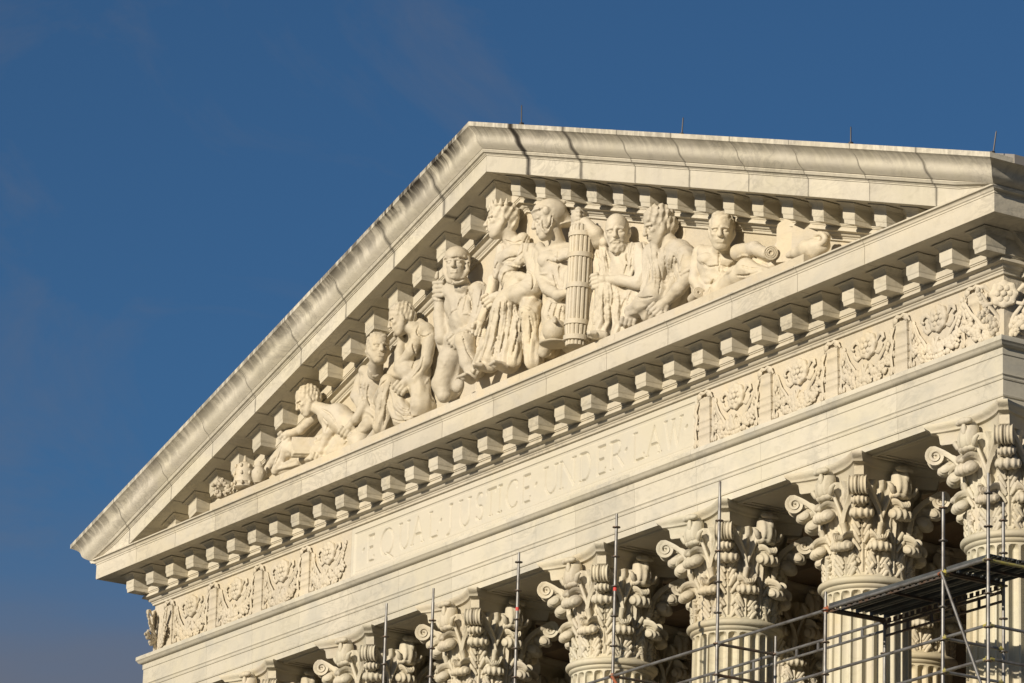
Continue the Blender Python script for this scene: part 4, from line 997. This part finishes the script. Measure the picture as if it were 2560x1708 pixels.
# cape over the shoulder
f.ell(P(1285, 640, -.34), (.40, .26, .24), None, .07, fold=(.010, 15, (.4, .2, 1), 0)); f.chain(C((1256, 622, -.36, .13), (1250, 660, -.46, .12), (1242, 690, -.46, .08)), .05, fold=(.016, 5, 0)); f.chain(C((1312, 622, -.38, .13), (1300, 655, -.52, .10), (1272, 672, -.56, .07)), .04)
f.ell(P(1276, 690, -.42), (.30, .24, .30), None, .08, fold=(.014, 15, (.6, .3, 1), 1))
f.chain(C((1330, 632, -.25, .21), (1345, 680, -.32, .22), (1335, 715, -.46, .24), (1300, 735, -.62, .22), (1262, 742, -.70, .15)), .06, fold=(.014, 5, 0)); f.chain(C((1268, 740, -.70, .13), (1245, 740, -.72, .10)), .04)
f.chain(C((1262, 690, -.45, .08), (1300, 694, -.55, .12), (1330, 696, -.5, .07)), .03); f.ell(P(1285, 718, -.55), (.3, .2, .22), None, .06)
hand(f, P(1246, 738, -.72), LEFTV*.7-UPZ*.4, -TOV, .34, .5)
f.chain(C((1235, 700, -.3, .14), (1222, 760, -.5, .13), (1206, 800, -.6, .11)), .06, fold=(.01, 5, 0)); hand(f, P(1205, 800, -.6), -UPZ+LEFTV*.2, TOV, .34, .35)
f.chain(C((1312, 760, -.1, .30), (1262, 768, -.72, .26)), .08, fold=(.02, 7, 0)); f.chain(C((1258, 770, -.74, .25), (1248, 830, -.72, .26), (1235, 895, -.70, .28)), .05, fold=(.022, 9, .3))
f.chain(C((1275, 775, -.60, .2), (1276, 840, -.58, .22), (1270, 905, -.55, .26)), .05, fold=(.022, 9, 1.4)); f.chain(C((1258, 800, -.6, .2), (1218, 860, -.6, .16), (1190, 925, -.62, .12)), .08, fold=(.03, 6, 0))
f.chain(C((1330, 765, -.35, .26), (1325, 785, -.6, .22), (1328, 850, -.5, .19), (1335, 905, -.45, .20)), .06, fold=(.025, 7, .7)); f.chain(C((1298, 790, -.6, .12), (1290, 850, -.62, .12), (1288, 905, -.6, .14)), .05, fold=(.03, 5, 0))
foot(f, P(1228, 920, -.78), OUT*.5+LEFTV*.4, .42); foot(f, P(1262, 918, -.78), OUT*.7+TOV*.2, .42)
back(f, ((1290, 660), (1300, 740), (1290, 820), (1280, 885)), ((1240, 800), (1225, 895)), ((1330, 760), (1340, 880)), r=.32)
for l_ in ([(1319, 589), (1310, 608), (1306, 631), (1288, 643), (1268, 647), (1256, 656)],
           [(1245, 656), (1240, 666), (1237, 674)],
           [(1309, 670), (1288, 678), (1265, 682), (1257, 697), (1254, 712)],
           [(1309, 674), (1329, 684), (1334, 705), (1329, 725)],
           [(1263, 600), (1283, 608), (1303, 603)],
           [(1252, 756), (1250, 786), (1240, 837), (1229, 878)],
           [(1268, 751), (1265, 799), (1257, 850), (1252, 883)],
           [(1283, 756), (1280, 799), (1270, 850)],
           [(1293, 761), (1298, 799), (1293, 837), (1283, 878)],
           [(1306, 781), (1302, 812), (1306, 850), (1309, 889)],
           [(1324, 791), (1329, 825), (1324, 863)],
           [(1225, 768), (1202, 836), (1178, 904)],
           [(1249, 768), (1242, 836), (1232, 891)],
           [(1270, 768), (1263, 829), (1249, 884)],
           [(1287, 768), (1294, 829), (1280, 891)],): f.etch(l_)
for l_ in ([(1324, 592), (1319, 613), (1314, 633), (1298, 651)],
           [(1263, 661), (1283, 664), (1309, 669)],
           [(1260, 753), (1257, 799), (1249, 845), (1241, 881)],
           [(1289, 761), (1291, 799), (1283, 843)],
           [(1298, 766), (1319, 771), (1334, 786), (1340, 820)],
           [(1236, 768), (1219, 843), (1202, 904)],): f.etch(l_, .030, 'add')
finish(f, 'enthroned_woman_statue', 'carved marble crowned woman seated in long robes at the middle of the pediment', None)

# -- helmeted youth with the fasces
f = fld((1345, 495, -.4), (1500, 560, -.3), (1440, 860, -.3), (1350, 870, -.5))
torso(f, P(1402, 618, -.10), P(1408, 775, -.06), TOV*.75+OUT*.55, .50, .34, True)
head(f, P(1371, 552, -.55), LEFTV*.97+UPZ*-.18+TOV*.05, .86, up=(.1, .1, 1), neck=P(1396, 618, -.14), hair='helmet')
f.chain(C((1355, 640, -.30, .17), (1352, 690, -.40, .145), (1368, 722, -.52, .125)), .05); f.chain(C((1368, 722, -.52, .125), (1395, 738, -.58, .12), (1418, 732, -.60, .085)), .05); hand(f, P(1410, 735, -.60), VR*.9+UPZ*.35, TOV, .34, .7)
f.chain(C((1350, 618, -.36, .11), (1368, 640, -.44, .07), (1392, 650, -.46, .055), (1418, 640, -.44, .055), (1434, 615, -.38, .07)), .03); f.chain(C((1344, 632, -.34, .13), (1338, 662, -.38, .10), (1336, 680, -.38, .05)), .04, fold=(.016, 5, 0))
f.chain(C((1455, 640, -.1, .18), (1500, 600, -.30, .16), (1490, 584, -.45, .15), (1464, 556, -.60, .115)), .05); f.ell(P(1447, 545, -.64), (.17, .16, .20), None, .03); f.seg(P(1452, 572, -.62), P(1446, 525, -.62), .085, .075, .02)
for k in range(4): f.seg(P(1432, 531+k*10, -.74), P(1448, 528+k*10, -.76), .046, .046, .012)
f.ell(P(1400, 790, -.22), (.44, .36, .44), None, .07, fold=(.035, 22, (1, -.8, 0), 0))
f.chain(C((1385, 800, -.35, .25), (1370, 850, -.45, .17), (1360, 880, -.45, .13)), .07); f.chain(C((1340, 760, -.2, .16), (1352, 830, -.25, .14), (1345, 890, -.3, .13)), .06, fold=(.02, 5, 0))
back(f, ((1395, 690), (1395, 780), (1375, 860)), ((1440, 700), (1435, 850)), ((1480, 640), (1478, 840)), r=.30)
for l_ in ([(1369, 651), (1383, 657), (1398, 656), (1421, 650)],
           [(1397, 626), (1394, 643), (1394, 656)],
           [(1380, 679), (1388, 700), (1395, 725)],
           [(1399, 664), (1399, 684), (1400, 710)],
           [(1380, 758), (1374, 776), (1370, 797)],
           [(1393, 761), (1388, 779), (1385, 799)],
           [(1406, 761), (1402, 781), (1400, 802)],
           [(1417, 761), (1414, 781), (1413, 804)],
           [(1356, 551), (1360, 569), (1370, 572), (1377, 557), (1380, 534)],): f.etch(l_)
for l_ in ([(1348, 686), (1367, 684)],
           [(1344, 523), (1360, 518), (1375, 525)],
           [(1372, 751), (1393, 756), (1418, 753)],): f.etch(l_, .030, 'add')
finish(f, 'helmeted_youth_statue', 'carved marble youth in a plumeless helmet grasping a bound bundle of rods', None)
# fallen helmet by his feet
f = fld((1360, 790, -.6), (1415, 880, -.6), pad=.35); f.ell(P(1387, 828, -.55), (.26, .26, .26), None, .03); f.ell(P(1388, 860, -.58), (.34, .34, .055), None, .03); f.seg(P(1387, 795, -.55), P(1387, 805, -.8), .05, .04, .03)
finish(f, 'carved_helmet', 'round carved marble helmet lying at the foot of the rod bundle', None, 'helmet')

# -- seated elder with moustache and beard
f = fld((1490, 540, -.3), (1615, 700, -.2), (1490, 850, -.6), (1600, 800, -.3))
torso(f, P(1572, 618, -.10), P(1575, 760, -.02), TOV*.55+OUT*.6, .44, .28, False, fold=(.014, 13, (1, .4, .3), 0))
head(f, P(1543, 580, -.46), TOV*.9+LEFTV*.16+UPZ*-.22, .84, up=(-.05, -.05, 1), neck=P(1568, 630, -.16), hair='bald', beard=True)
f.chain(C((1600, 628, -.15, .19), (1610, 675, -.22, .18), (1600, 706, -.36, .155)), .06, fold=(.014, 6, 0)); f.chain(C((1598, 708, -.38, .13), (1555, 702, -.56, .115), (1515, 698, -.66, .085)), .05); hand(f, P(1522, 699, -.64), LEFTV*.9-UPZ*.1, -TOV, .36, .55)
f.chain(C((1582, 620, -.3, .1), (1580, 660, -.36, .09), (1575, 700, -.36, .08)), .04, fold=(.012, 4, 1))
f.chain(C((1512, 622, -.22, .13), (1516, 660, -.30, .155), (1518, 690, -.42, .16)), .06, fold=(.02, 6, 0)); f.chain(C((1500, 625, -.12, .13), (1503, 690, -.2, .13), (1505, 735, -.3, .12)), .06, fold=(.016, 5, 0)); f.ell(P(1512, 606, -.30), (.12, .12, .12), None, .05)
f.chain(C((1570, 750, -.15, .27), (1518, 735, -.60, .23)), .08, fold=(.016, 6, 0)); f.chain(C((1514, 738, -.62, .22), (1510, 790, -.60, .21), (1506, 826, -.58, .22)), .05, fold=(.03, 8, .4))
f.chain(C((1540, 740, -.45, .14), (1548, 800, -.45, .13), (1545, 836, -.42, .14)), .06, fold=(.028, 6, 0)); f.chain(C((1575, 760, -.1, .26), (1590, 800, -.12, .22), (1580, 830, -.2, .2)), .08, fold=(.02, 6, 1)); f.chain(C((1492, 760, -.45, .09), (1478, 830, -.42, .09)), .05, fold=(.016, 4, 0))
foot(f, P(1510, 840, -.68), OUT*.5+LEFTV*.6, .36)
back(f, ((1565, 680), (1555, 760), (1530, 825)), ((1505, 660), (1500, 800)), ((1600, 740), (1600, 800)), r=.32)
for l_ in ([(1591, 596), (1585, 623), (1580, 647), (1577, 677)],
           [(1567, 635), (1568, 659), (1561, 686)],
           [(1606, 608), (1613, 635), (1616, 656)],
           [(1492, 629), (1500, 659), (1497, 686)],
           [(1515, 626), (1521, 659), (1525, 686)],
           [(1528, 709), (1534, 733), (1531, 766), (1534, 808)],
           [(1495, 718), (1489, 748), (1486, 778), (1485, 814)],
           [(1510, 718), (1509, 763), (1512, 814)],
           [(1567, 742), (1556, 766), (1549, 802)],
           [(1579, 727), (1570, 754), (1567, 781)],): f.etch(l_)
for l_ in ([(1582, 599), (1576, 623), (1571, 653)],
           [(1503, 623), (1510, 656), (1512, 686)],
           [(1519, 712), (1521, 757), (1522, 808)],
           [(1543, 724), (1546, 757), (1541, 796)],): f.etch(l_, .030, 'add')
finish(f, 'bearded_elder_statue', 'carved marble bald elder with moustache and beard, forearm across his knee', None)

# -- curly-haired man turned away, arm hanging to the ledge
f = fld((1620, 520, -.3), (1735, 700, -.1), (1560, 800, -.5), (1660, 800, -.4))
torso(f, P(1680, 610, -.08), P(1655, 740, -.02), OUT*.7+LEFTV*.5, .42, .30, False, fold=(.014, 12, (.6, .3, 1), 0))
f.ell(P(1695, 640, -.15), (.36, .30, .36), None, .1, fold=(.012, 14, (.5, .3, 1), 0))
head(f, P(1645, 566, -.46), LEFTV*.9+UPZ*-.32+TOV*.25, .82, up=(.15, .2, 1), neck=P(1676, 612, -.14), hair='curly')
f.chain(C((1660, 650, -.4, .13), (1645, 690, -.45, .11), (1640, 640, -.52, .10), (1638, 622, -.5, .08)), .05); f.ell(P(1638, 614, -.48), (.11, .10, .11), None, .03)
f.chain(C((1715, 640, -.2, .22), (1728, 672, -.26, .21), (1718, 690, -.30, .19)), .06, fold=(.014, 5, 0)); f.chain(C((1722, 692, -.32, .155), (1698, 722, -.42, .14), (1664, 756, -.54, .10)), .05); hand(f, P(1668, 752, -.54), LEFTV*.75-UPZ*.65, -TOV, .38, .45)
f.chain(C((1655, 730, -.1, .28), (1640, 735, -.45, .25), (1610, 760, -.5, .20), (1580, 780, -.5, .15)), .08, fold=(.018, 6, 0)); f.chain(C((1640, 680, -.3, .15), (1634, 740, -.36, .16), (1620, 790, -.36, .14)), .07, fold=(.025, 6, 0))
f.chain(C((1600, 770, -.5, .10), (1572, 778, -.54, .09)), .05); hand(f, P(1578, 775, -.54), -UPZ*.9+LEFTV*.2, -TOV, .32, .5)
back(f, ((1690, 660), (1655, 730), (1610, 780)), ((1720, 690), (1690, 755)), ((1640, 640), (1640, 740)), r=.30)
for l_ in ([(1668, 611), (1662, 647), (1668, 689)],
           [(1686, 635), (1680, 671), (1692, 706)],
           [(1710, 635), (1699, 671), (1701, 694)],
           [(1644, 629), (1647, 659), (1653, 689), (1647, 736)],
           [(1620, 647), (1626, 683), (1622, 706)],
           [(1579, 736), (1603, 747), (1632, 742)],
           [(1698, 623), (1690, 650), (1695, 677)],): f.etch(l_)
for l_ in ([(1676, 629), (1671, 665), (1679, 700)],
           [(1701, 689), (1716, 678), (1731, 672)],
           [(1632, 653), (1637, 686), (1635, 718)],): f.etch(l_, .030, 'add')
finish(f, 'turned_man_statue', 'carved marble curly-haired man bending away with his arm hanging to the ledge', None)

# -- bare-chested man holding a scroll
f = fld((1720, 540, -.3), (1960, 600, -.3), (1740, 740, -.4), (1950, 690, -.3))
torso(f, P(1800, 625, -.12), P(1790, 745, -.02), TOV*.8+OUT*.5, .46, .27, True)
head(f, P(1804, 578, -.46), TOV*.9+LEFTV*.14+UPZ*-.22, .82, neck=P(1803, 630, -.16), hair='short')
f.chain(C((1752, 632, -.18, .17), (1742, 670, -.25, .145), (1738, 700, -.35, .125), (1752, 728, -.45, .10)), .06)
f.chain(C((1846, 632, -.18, .17), (1886, 622, -.28, .14), (1916, 634, -.42, .115)), .06); hand(f, P(1912, 630, -.42), VR*.85+UPZ*.1, -UPZ*.2+TOV*.8, .40, .75)
f.chain(C((1800, 745, -.1, .26), (1850, 690, -.38, .22), (1866, 672, -.42, .20)), .08); f.chain(C((1866, 672, -.42, .20), (1905, 688, -.38, .17), (1930, 690, -.3, .13)), .07, fold=(.014, 5, 0)); f.chain(C((1795, 740, -.2, .22), (1850, 712, -.25, .15), (1920, 700, -.25, .10)), .08, fold=(.02, 5, 0))
f.chain(C((1808, 690, -.34, .08), (1790, 720, -.4, .10), (1770, 738, -.4, .10)), .05, fold=(.014, 4, 0)); f.chain(C((1830, 695, -.38, .06), (1815, 708, -.42, .05)), .03)
back(f, ((1785, 700), (1840, 705), (1900, 680), (1940, 665)), ((1760, 660), (1760, 720)), r=.24)
for l_ in ([(1754, 656), (1772, 668), (1796, 664)],
           [(1801, 664), (1820, 668), (1832, 659)],
           [(1798, 629), (1798, 662)],
           [(1799, 671), (1801, 689)],
           [(1787, 694), (1778, 712), (1772, 730)],
           [(1853, 665), (1877, 671), (1900, 671)],
           [(1841, 689), (1865, 689), (1894, 680)],): f.etch(l_)
for l_ in ([(1810, 690), (1826, 678), (1833, 665)],
           [(1844, 644), (1865, 638), (1894, 653), (1918, 665)],): f.etch(l_, .030, 'add')
finish(f, 'bare_chested_man_statue', 'carved bare-chested marble man reclining between two rolled scrolls', None)
def scroll(name, label, c, r, length, d):
    b = MB(); d = unit(d); c = np.asarray(c, float); u_ = unit(np.cross(d, UPZ)); v_ = np.cross(u_, d)
    b.tube([c-d*length, c], r, 22)
    for k, rr in enumerate((r*1.03, r*.72, r*.42)):
        b.tube([c+d*.005*k+rr*(math.cos(a)*u_+math.sin(a)*v_) for a in np.linspace(0, 2*math.pi, 20)], .020, 6)
    return tag(b.build(name, MARL, None, smooth=True), label, 'scroll')
scroll('carved_scroll', 'carved marble scroll gripped in the bare-chested man\'s outstretched hand', P(1927, 632, -.56), .125, .5, TOCAM)
scroll('carved_scroll', 'carved marble scroll lying under the bare-chested man\'s other elbow', P(1746, 732, -.62), .10, .45, unit(TOV+VR*.25))
# -- tablets and lamp at the right end
for i, (u_, v_, yy) in enumerate(((1976, 590, -.10), (2014, 592, -.16))):
    c = P(u_, v_, yy); b = MB(); h_ = .40 if i == 0 else .36; w_ = .26; hz = .55
    pr = [(-w_, -hz)]+[(w_*math.cos(a)*-1, h_*.35+.20*math.sin(a)) for a in np.linspace(0, math.pi, 11)]+[(w_, -hz)]
    d0, d1 = unit(TOV*.85+OUT*.5), None; rr_ = unit(np.cross(UPZ, d0))
    b.rings([[c+rr_*a+UPZ*z+d0*t for a, z in pr] for t in (-.10, -.07, .05, .08)])
    tag(b.build('carved_tablet', MARL, None, smooth=True, autosmooth=50), ('round-topped carved tablet standing next to the bare-chested man', 'round-topped carved tablet leaning behind the lamp')[i], 'tablet')
f = fld((1970, 570, -.4), (2075, 650, -.4), pad=.3)
f.chain(C((1972, 638, -.45, .07), (1992, 632, -.5, .10), (2018, 622, -.52, .17), (2040, 616, -.50, .17)), .06); f.chain(C((2040, 628, -.46, .17), (2058, 614, -.42, .13), (2062, 594, -.40, .10), (2050, 588, -.42, .08)), .06)
f.ell(P(2049, 597, -.62), (.07, .14, .07), None, .02, 'cut'); f.chain(C((2000, 615, -.5, .05), (2025, 606, -.5, .06), (2045, 600, -.5, .05)), .03)
f.chain([(P(2050+13*math.cos(a), 597+13*math.sin(a), -.55), .05) for a in np.linspace(-2.6, 2.4, 12)], .02)
finish(f, 'carved_lamp', 'carved marble oil lamp with curled handle at the right end of the plinth', None, 'lamp')
# -- small things at the left end
def lathe_thing(name, label, cat, c, prof, extra=None):
    b = MB(); b.lathe(prof, c, 24)
    if extra: extra(b, np.asarray(c, float))
    return tag(b.build(name, MARL, None, smooth=True, autosmooth=50), label, cat)
def crown_bits(b, c):
    for z, r, n in ((.10, .27, 9), (.34, .25, 8), (.52, .21, 7)):
        for k in range(n): a = k*2*math.pi/n; b.ball(c+np.array([r*math.cos(a), r*math.sin(a), z]), (.035, .035, .055), 7, 4)
    b.tube([c+np.array([0, 0, .62]), c+np.array([0, 0, .80])], [.05, .02], 7)
lathe_thing('carved_tiara', 'tiered carved tiara with a small finial beside the reader\'s feet', 'tiara', tuple(P(609, 1222, -.72)), [(.20, 0), (.24, .03), (.23, .10), (.26, .14), (.24, .20), (.235, .30), (.25, .36), (.22, .42), (.20, .50), (.17, .58), (.08, .64)], crown_bits)
def urn_bits(b, c):
    for k in range(8): a = k*math.pi/4; b.ball(c+np.array([.14*math.cos(a), .14*math.sin(a), .22]), (.04, .04, .09), 7, 4)
lathe_thing('carved_urn', 'small round carved urn between the tiara and the reader', 'urn', tuple(P(646, 1208, -.70)), [(.10, 0), (.13, .04), (.17, .16), (.17, .28), (.11, .36), (.12, .39), (.06, .46), (.03, .52)], urn_bits)
b = MB(); c = P(556, 1222, -.72); rw = random.Random(5)
for k in range(60):
    a = rw.uniform(0, 2*math.pi); r = .17+rw.gauss(0, .035); b.ball(c+TOV*rw.uniform(-.05, .08)+VR*r*math.cos(a)+UPZ*r*math.sin(a)*.9, rw.choice([.035, .05, .06]), 7, 4)
tag(b.build('carved_wreath', MARL, None, smooth=True), 'carved leafy wreath lying nearest the pediment\'s left corner, beside the tiara', 'wreath')
# -- the fasces: rods bound with straps
fs = tag(empty('fasces', tuple(P(1440, 868, -.62))), 'tall carved bundle of rods bound with straps between the youth and the elder', 'fasces')
p0, p1 = P(1440, 866, -.62), P(1455, 572, -.62); d_ = unit(p1-p0); u_ = unit(np.cross(d_, TOV)); v_ = np.cross(u_, d_); LL = np.linalg.norm(p1-p0)
for k in range(16):
    a = k*2*math.pi/16; o = .215*(math.cos(a)*u_+math.sin(a)*v_); MB().tube([p0+o*.86, p0+o+d_*.4, p1+o-d_*.02, p1+o*.98+d_*.04], [.042, .048, .048, .036], 8).build('rod', MARL, fs, smooth=True)
MB().tube([p0, p1], [.18, .20], 16).build('core', MARL, fs, smooth=True)
for t in (.06, .19, .50, .76, .94):
    q = p0+d_*LL*t; MB().tube([q-d_*.055, q-d_*.05, q+d_*.05, q+d_*.055], [.262, .28, .28, .262], 28).build('strap', MARL, fs, smooth=True)
# ------------------------------------------------------------------ lightning rods on the gutter
for (u, v, u2, v2, yy, lab) in ((1304, 310, 1304, 262, -1.2, 'thin lightning rod standing nearest the ridge of the pediment'), (1704, 336, 1708, 293, -1.2, 'thin lightning rod second from the ridge, leaning slightly'),
                           (2127, 359, 2127, 316, -1.2, 'thin upright lightning rod between the leaning ones on the right slope'), (2481, 382, 2491, 327, -1.2, 'thin lightning rod leaning at the right corner of the roof')):
    a, b_ = px(u, v, yy), px(u2, v2, yy)
    b = MB(); b.tube([a-np.array([0, 0, .12]), a+(b_-a)*.92, b_], [.016, .014, .004], 6); b.tube([a-np.array([0, 0, .14]), a+np.array([0, 0, .02])], .05, 8)
    tag(b.build('lightning_rod', RODM, None, smooth=True), lab, 'lightning rod', 'lightning rods along the gutter')
# ------------------------------------------------------------------ scaffold in front of the columns
YF, YK, ZD = -2.5, -1.17, -18.28
scf = tag(empty('scaffold', (8, -1.8, ZG)), 'grey tubular scaffold with a steel deck standing before the columns', 'scaffold')
rings_z = .59; ZRING = -18.30
def standard(x, y, ztop, zlow=-22.0, m=STEEL):
    MB().tube([(x, y, ZG+.05), (x, y, ztop-.30)], .031, 12).build('standard', m, scf, smooth=True)
    o = MB().tube([(x, y, ztop-.30), (x, y, ztop)], .024, 10).build('spigot', STEEL, scf, smooth=True)
    z = ZRING+rings_z*4
    for k in range(40):
        zz = ZRING+rings_z*(6-k)
        if zz > ztop-.2: continue
        if zz < -22: break
        MB().lathe([(.034, -.012), (.078, -.009), (.080, 0), (.078, .009), (.034, .012)], (x, y, zz), 14).build('rosette_ring', STEELD, scf, smooth=True)
def ledger(a, b_, m=STEEL, r=.028, ends=None):
    a, b_ = np.array(a, float), np.array(b_, float); MB().tube([a, b_], r, 10).build('ledger', m, scf, smooth=True)
    d = unit(b_-a); L = np.linalg.norm(b_-a)
    for p, s_ in ((a, 1), (b_, -1)):
        h = MB(); h.tube([p+d*s_*.03, p+d*s_*.12], [.036, .031], 8); h.box(p+d*s_*.05-np.array([.010, .010, .055]), p+d*s_*.05+np.array([.010, .010, .055]))
        h.build('ledger_head', ends or m, scf, smooth=True, autosmooth=40)
FX = [-.87, 1.0, 4.25, 7.75, 11.22, 14.59, 18.0, 19.25]
tops = [px(u, v, YF)[2] for u, v in ((967, 1509), (1084, 1471), (1298, 1381), (1542, 1285), (1800, 1204), (2064, 1480), (2358, 1231), (2470, 1183))]
for x, zt in zip(FX, tops): standard(x, YF, zt)
for x, zt in ((7.75, -18.9), (11.22, -17.95), (14.59, -18.0), (18.0, px(2513, 1255, YK)[2]), (19.25, -17.0)): standard(x, YK, zt)
MB().tube([(4.25, YF, -16.35), (4.25, YF, -16.28)], .035, 10).build('tape_band', RED, scf)
MB().tube([(7.75, YF, -16.62), (7.75, YF, -16.54)], .035, 10).build('tape_band', RED, scf)
# rails on the near face
for x0, x1, z, e in ((4.25, 7.75, ZRING, STEEL), (7.75, 11.22, ZRING, STEEL), (11.22, 14.59, ZRING, STEEL), (14.59, 18.0, ZD, ORANGE), (18.0, 19.25, ZD, YELLOW)): ledger((x0, YF, z), (x1, YF, z), STEEL, ends=e)
for x0, x1, e in ((11.22, 14.59, STEEL), (14.59, 18.0, STEEL), (18.0, 19.25, YELLOW)):
    ledger((x0, YF, ZRING-2*rings_z+.04), (x1, YF, ZRING-2*rings_z+.04), STEEL, ends=e); ledger((x0, YF, ZRING-3*rings_z+.04), (x1, YF, ZRING-3*rings_z+.04), STEEL, ends=e)
# doubled lattice rails on the far face
for x0, x1, z in ((7.75, 11.22, ZRING), (11.22, 14.59, ZRING), (14.59, 18.0, ZRING-.10)):
    ledger((x0, YK, z), (x1, YK, z), STEEL if x1 < 16 else STEELD)
    MB().tube([(x0+.05, YK, z-.17), (x1-.05, YK, z-.17)], .026, 8).build('lattice_rail', STEEL if x1 < 16 else STEELD, scf, smooth=True)
    for k in range(1, 5): MB().box((x0+(x1-x0)*k/5-.03, YK-.012, z-.15), (x0+(x1-x0)*k/5+.03, YK+.012, z-.02)).build('lattice_web', STEEL if x1 < 16 else STEELD, scf)
for x in (7.75, 11.22, 14.59, 18.0, 19.25): ledger((x, YF, ZRING), (x, YK, ZRING), STEELD if x != 19.25 else YELLOW, ends=(ORANGE if x in (7.75,) else YELLOW if x > 17 else STEELD))
for x in (18.0, 19.25):
    for j in (2, 3): ledger((x, YF, ZRING-j*rings_z+.04), (x, YK, ZRING-j*rings_z+.04), STEEL, ends=YELLOW)
for x in (7.75, 11.22, 14.59):
    ledger((x, YF, ZRING-1.0*rings_z), (x, YK, ZRING-1.0*rings_z), STEELD) if x == 11.22 else None
for j, x in ((0, 7.75), (0, 4.25)):
    MB().ball((x, YF, ZRING), (.055, .055, .06), 10, 6).build('coupler', ORANGE if x == 7.75 else STEELD, scf, smooth=True)
MB().ball((14.59, YF, ZRING+.01), (.052, .052, .055), 10, 6).build('coupler', ORANGE, scf, smooth=True); MB().ball((18.0, YF, ZRING+.01), (.052, .052, .055), 10, 6).build('coupler', YELLOW, scf, smooth=True)
MB().tube([(7.78, YF-.03, ZRING-.02), (8.1, YF-.1, ZRING-.30)], .03, 8).build('coupler_bolt', ORANGE, scf, smooth=True)
# diagonal brace
MB().tube([(18.03, YF-.06, ZD), (19.22, YF-.06, ZD-2.35)], .026, 10).build('diagonal_brace', STEEL, scf, smooth=True)
# deck: perforated steel planks with ribbed undersides
def plank(x0, x1, y0, y1, z):
    t = MB(); n = 3; wd = (y1-y0); zt, zb = z+.075, z
    # upturned U section with two pressed ribs
    pr = [(y0+.01, zb), (y0, zb), (y0, zt), (y1, zt), (y1, zb), (y1-.01, zb), (y1-.01, zt-.012)]
    for k in (2, 1): c = y0+wd*k/3; pr += [(c+.025, zt-.012), (c+.018, zt-.035), (c-.018, zt-.035), (c-.025, zt-.012)]
    pr += [(y0+.01, zt-.012)]
    t.rings([[(x, y, zz) for y, zz in pr] for x in (x0, x1)])
    o = t.build('deck_plank', DECKM, scf)
    s_ = MB()
    nsl = int((x1-x0)/.17)
    return o
for x0, x1 in ((14.62, 17.97), (18.03, 19.22)):
    for k in range(4):
        w_ = (YK-YF-.06)/4; plank(x0, x1, YF+.05+k*w_, YF+.035+(k+1)*w_-.012, ZD+.03)
    for xx in (x0+.02, x1-.02, (x0+x1)/2): MB().box((xx-.012, YF+.05, ZD-.015), (xx+.012, YK-.03, ZD+.03)).build('deck_rib', STEELD, scf)
# perforated toe strips along the deck
for yy in (YF+.025, YK-.02):
    b = MB(); x = 14.7
    while x < 17.9: b.box((x, yy-.006, ZD-.06), (x+.10, yy+.006, ZD+.015)); x += .17
    b.box((14.62, yy-.005, ZD-.075), (17.97, yy+.005, ZD-.055)); b.build('slotted_strip', STEELD, scf)
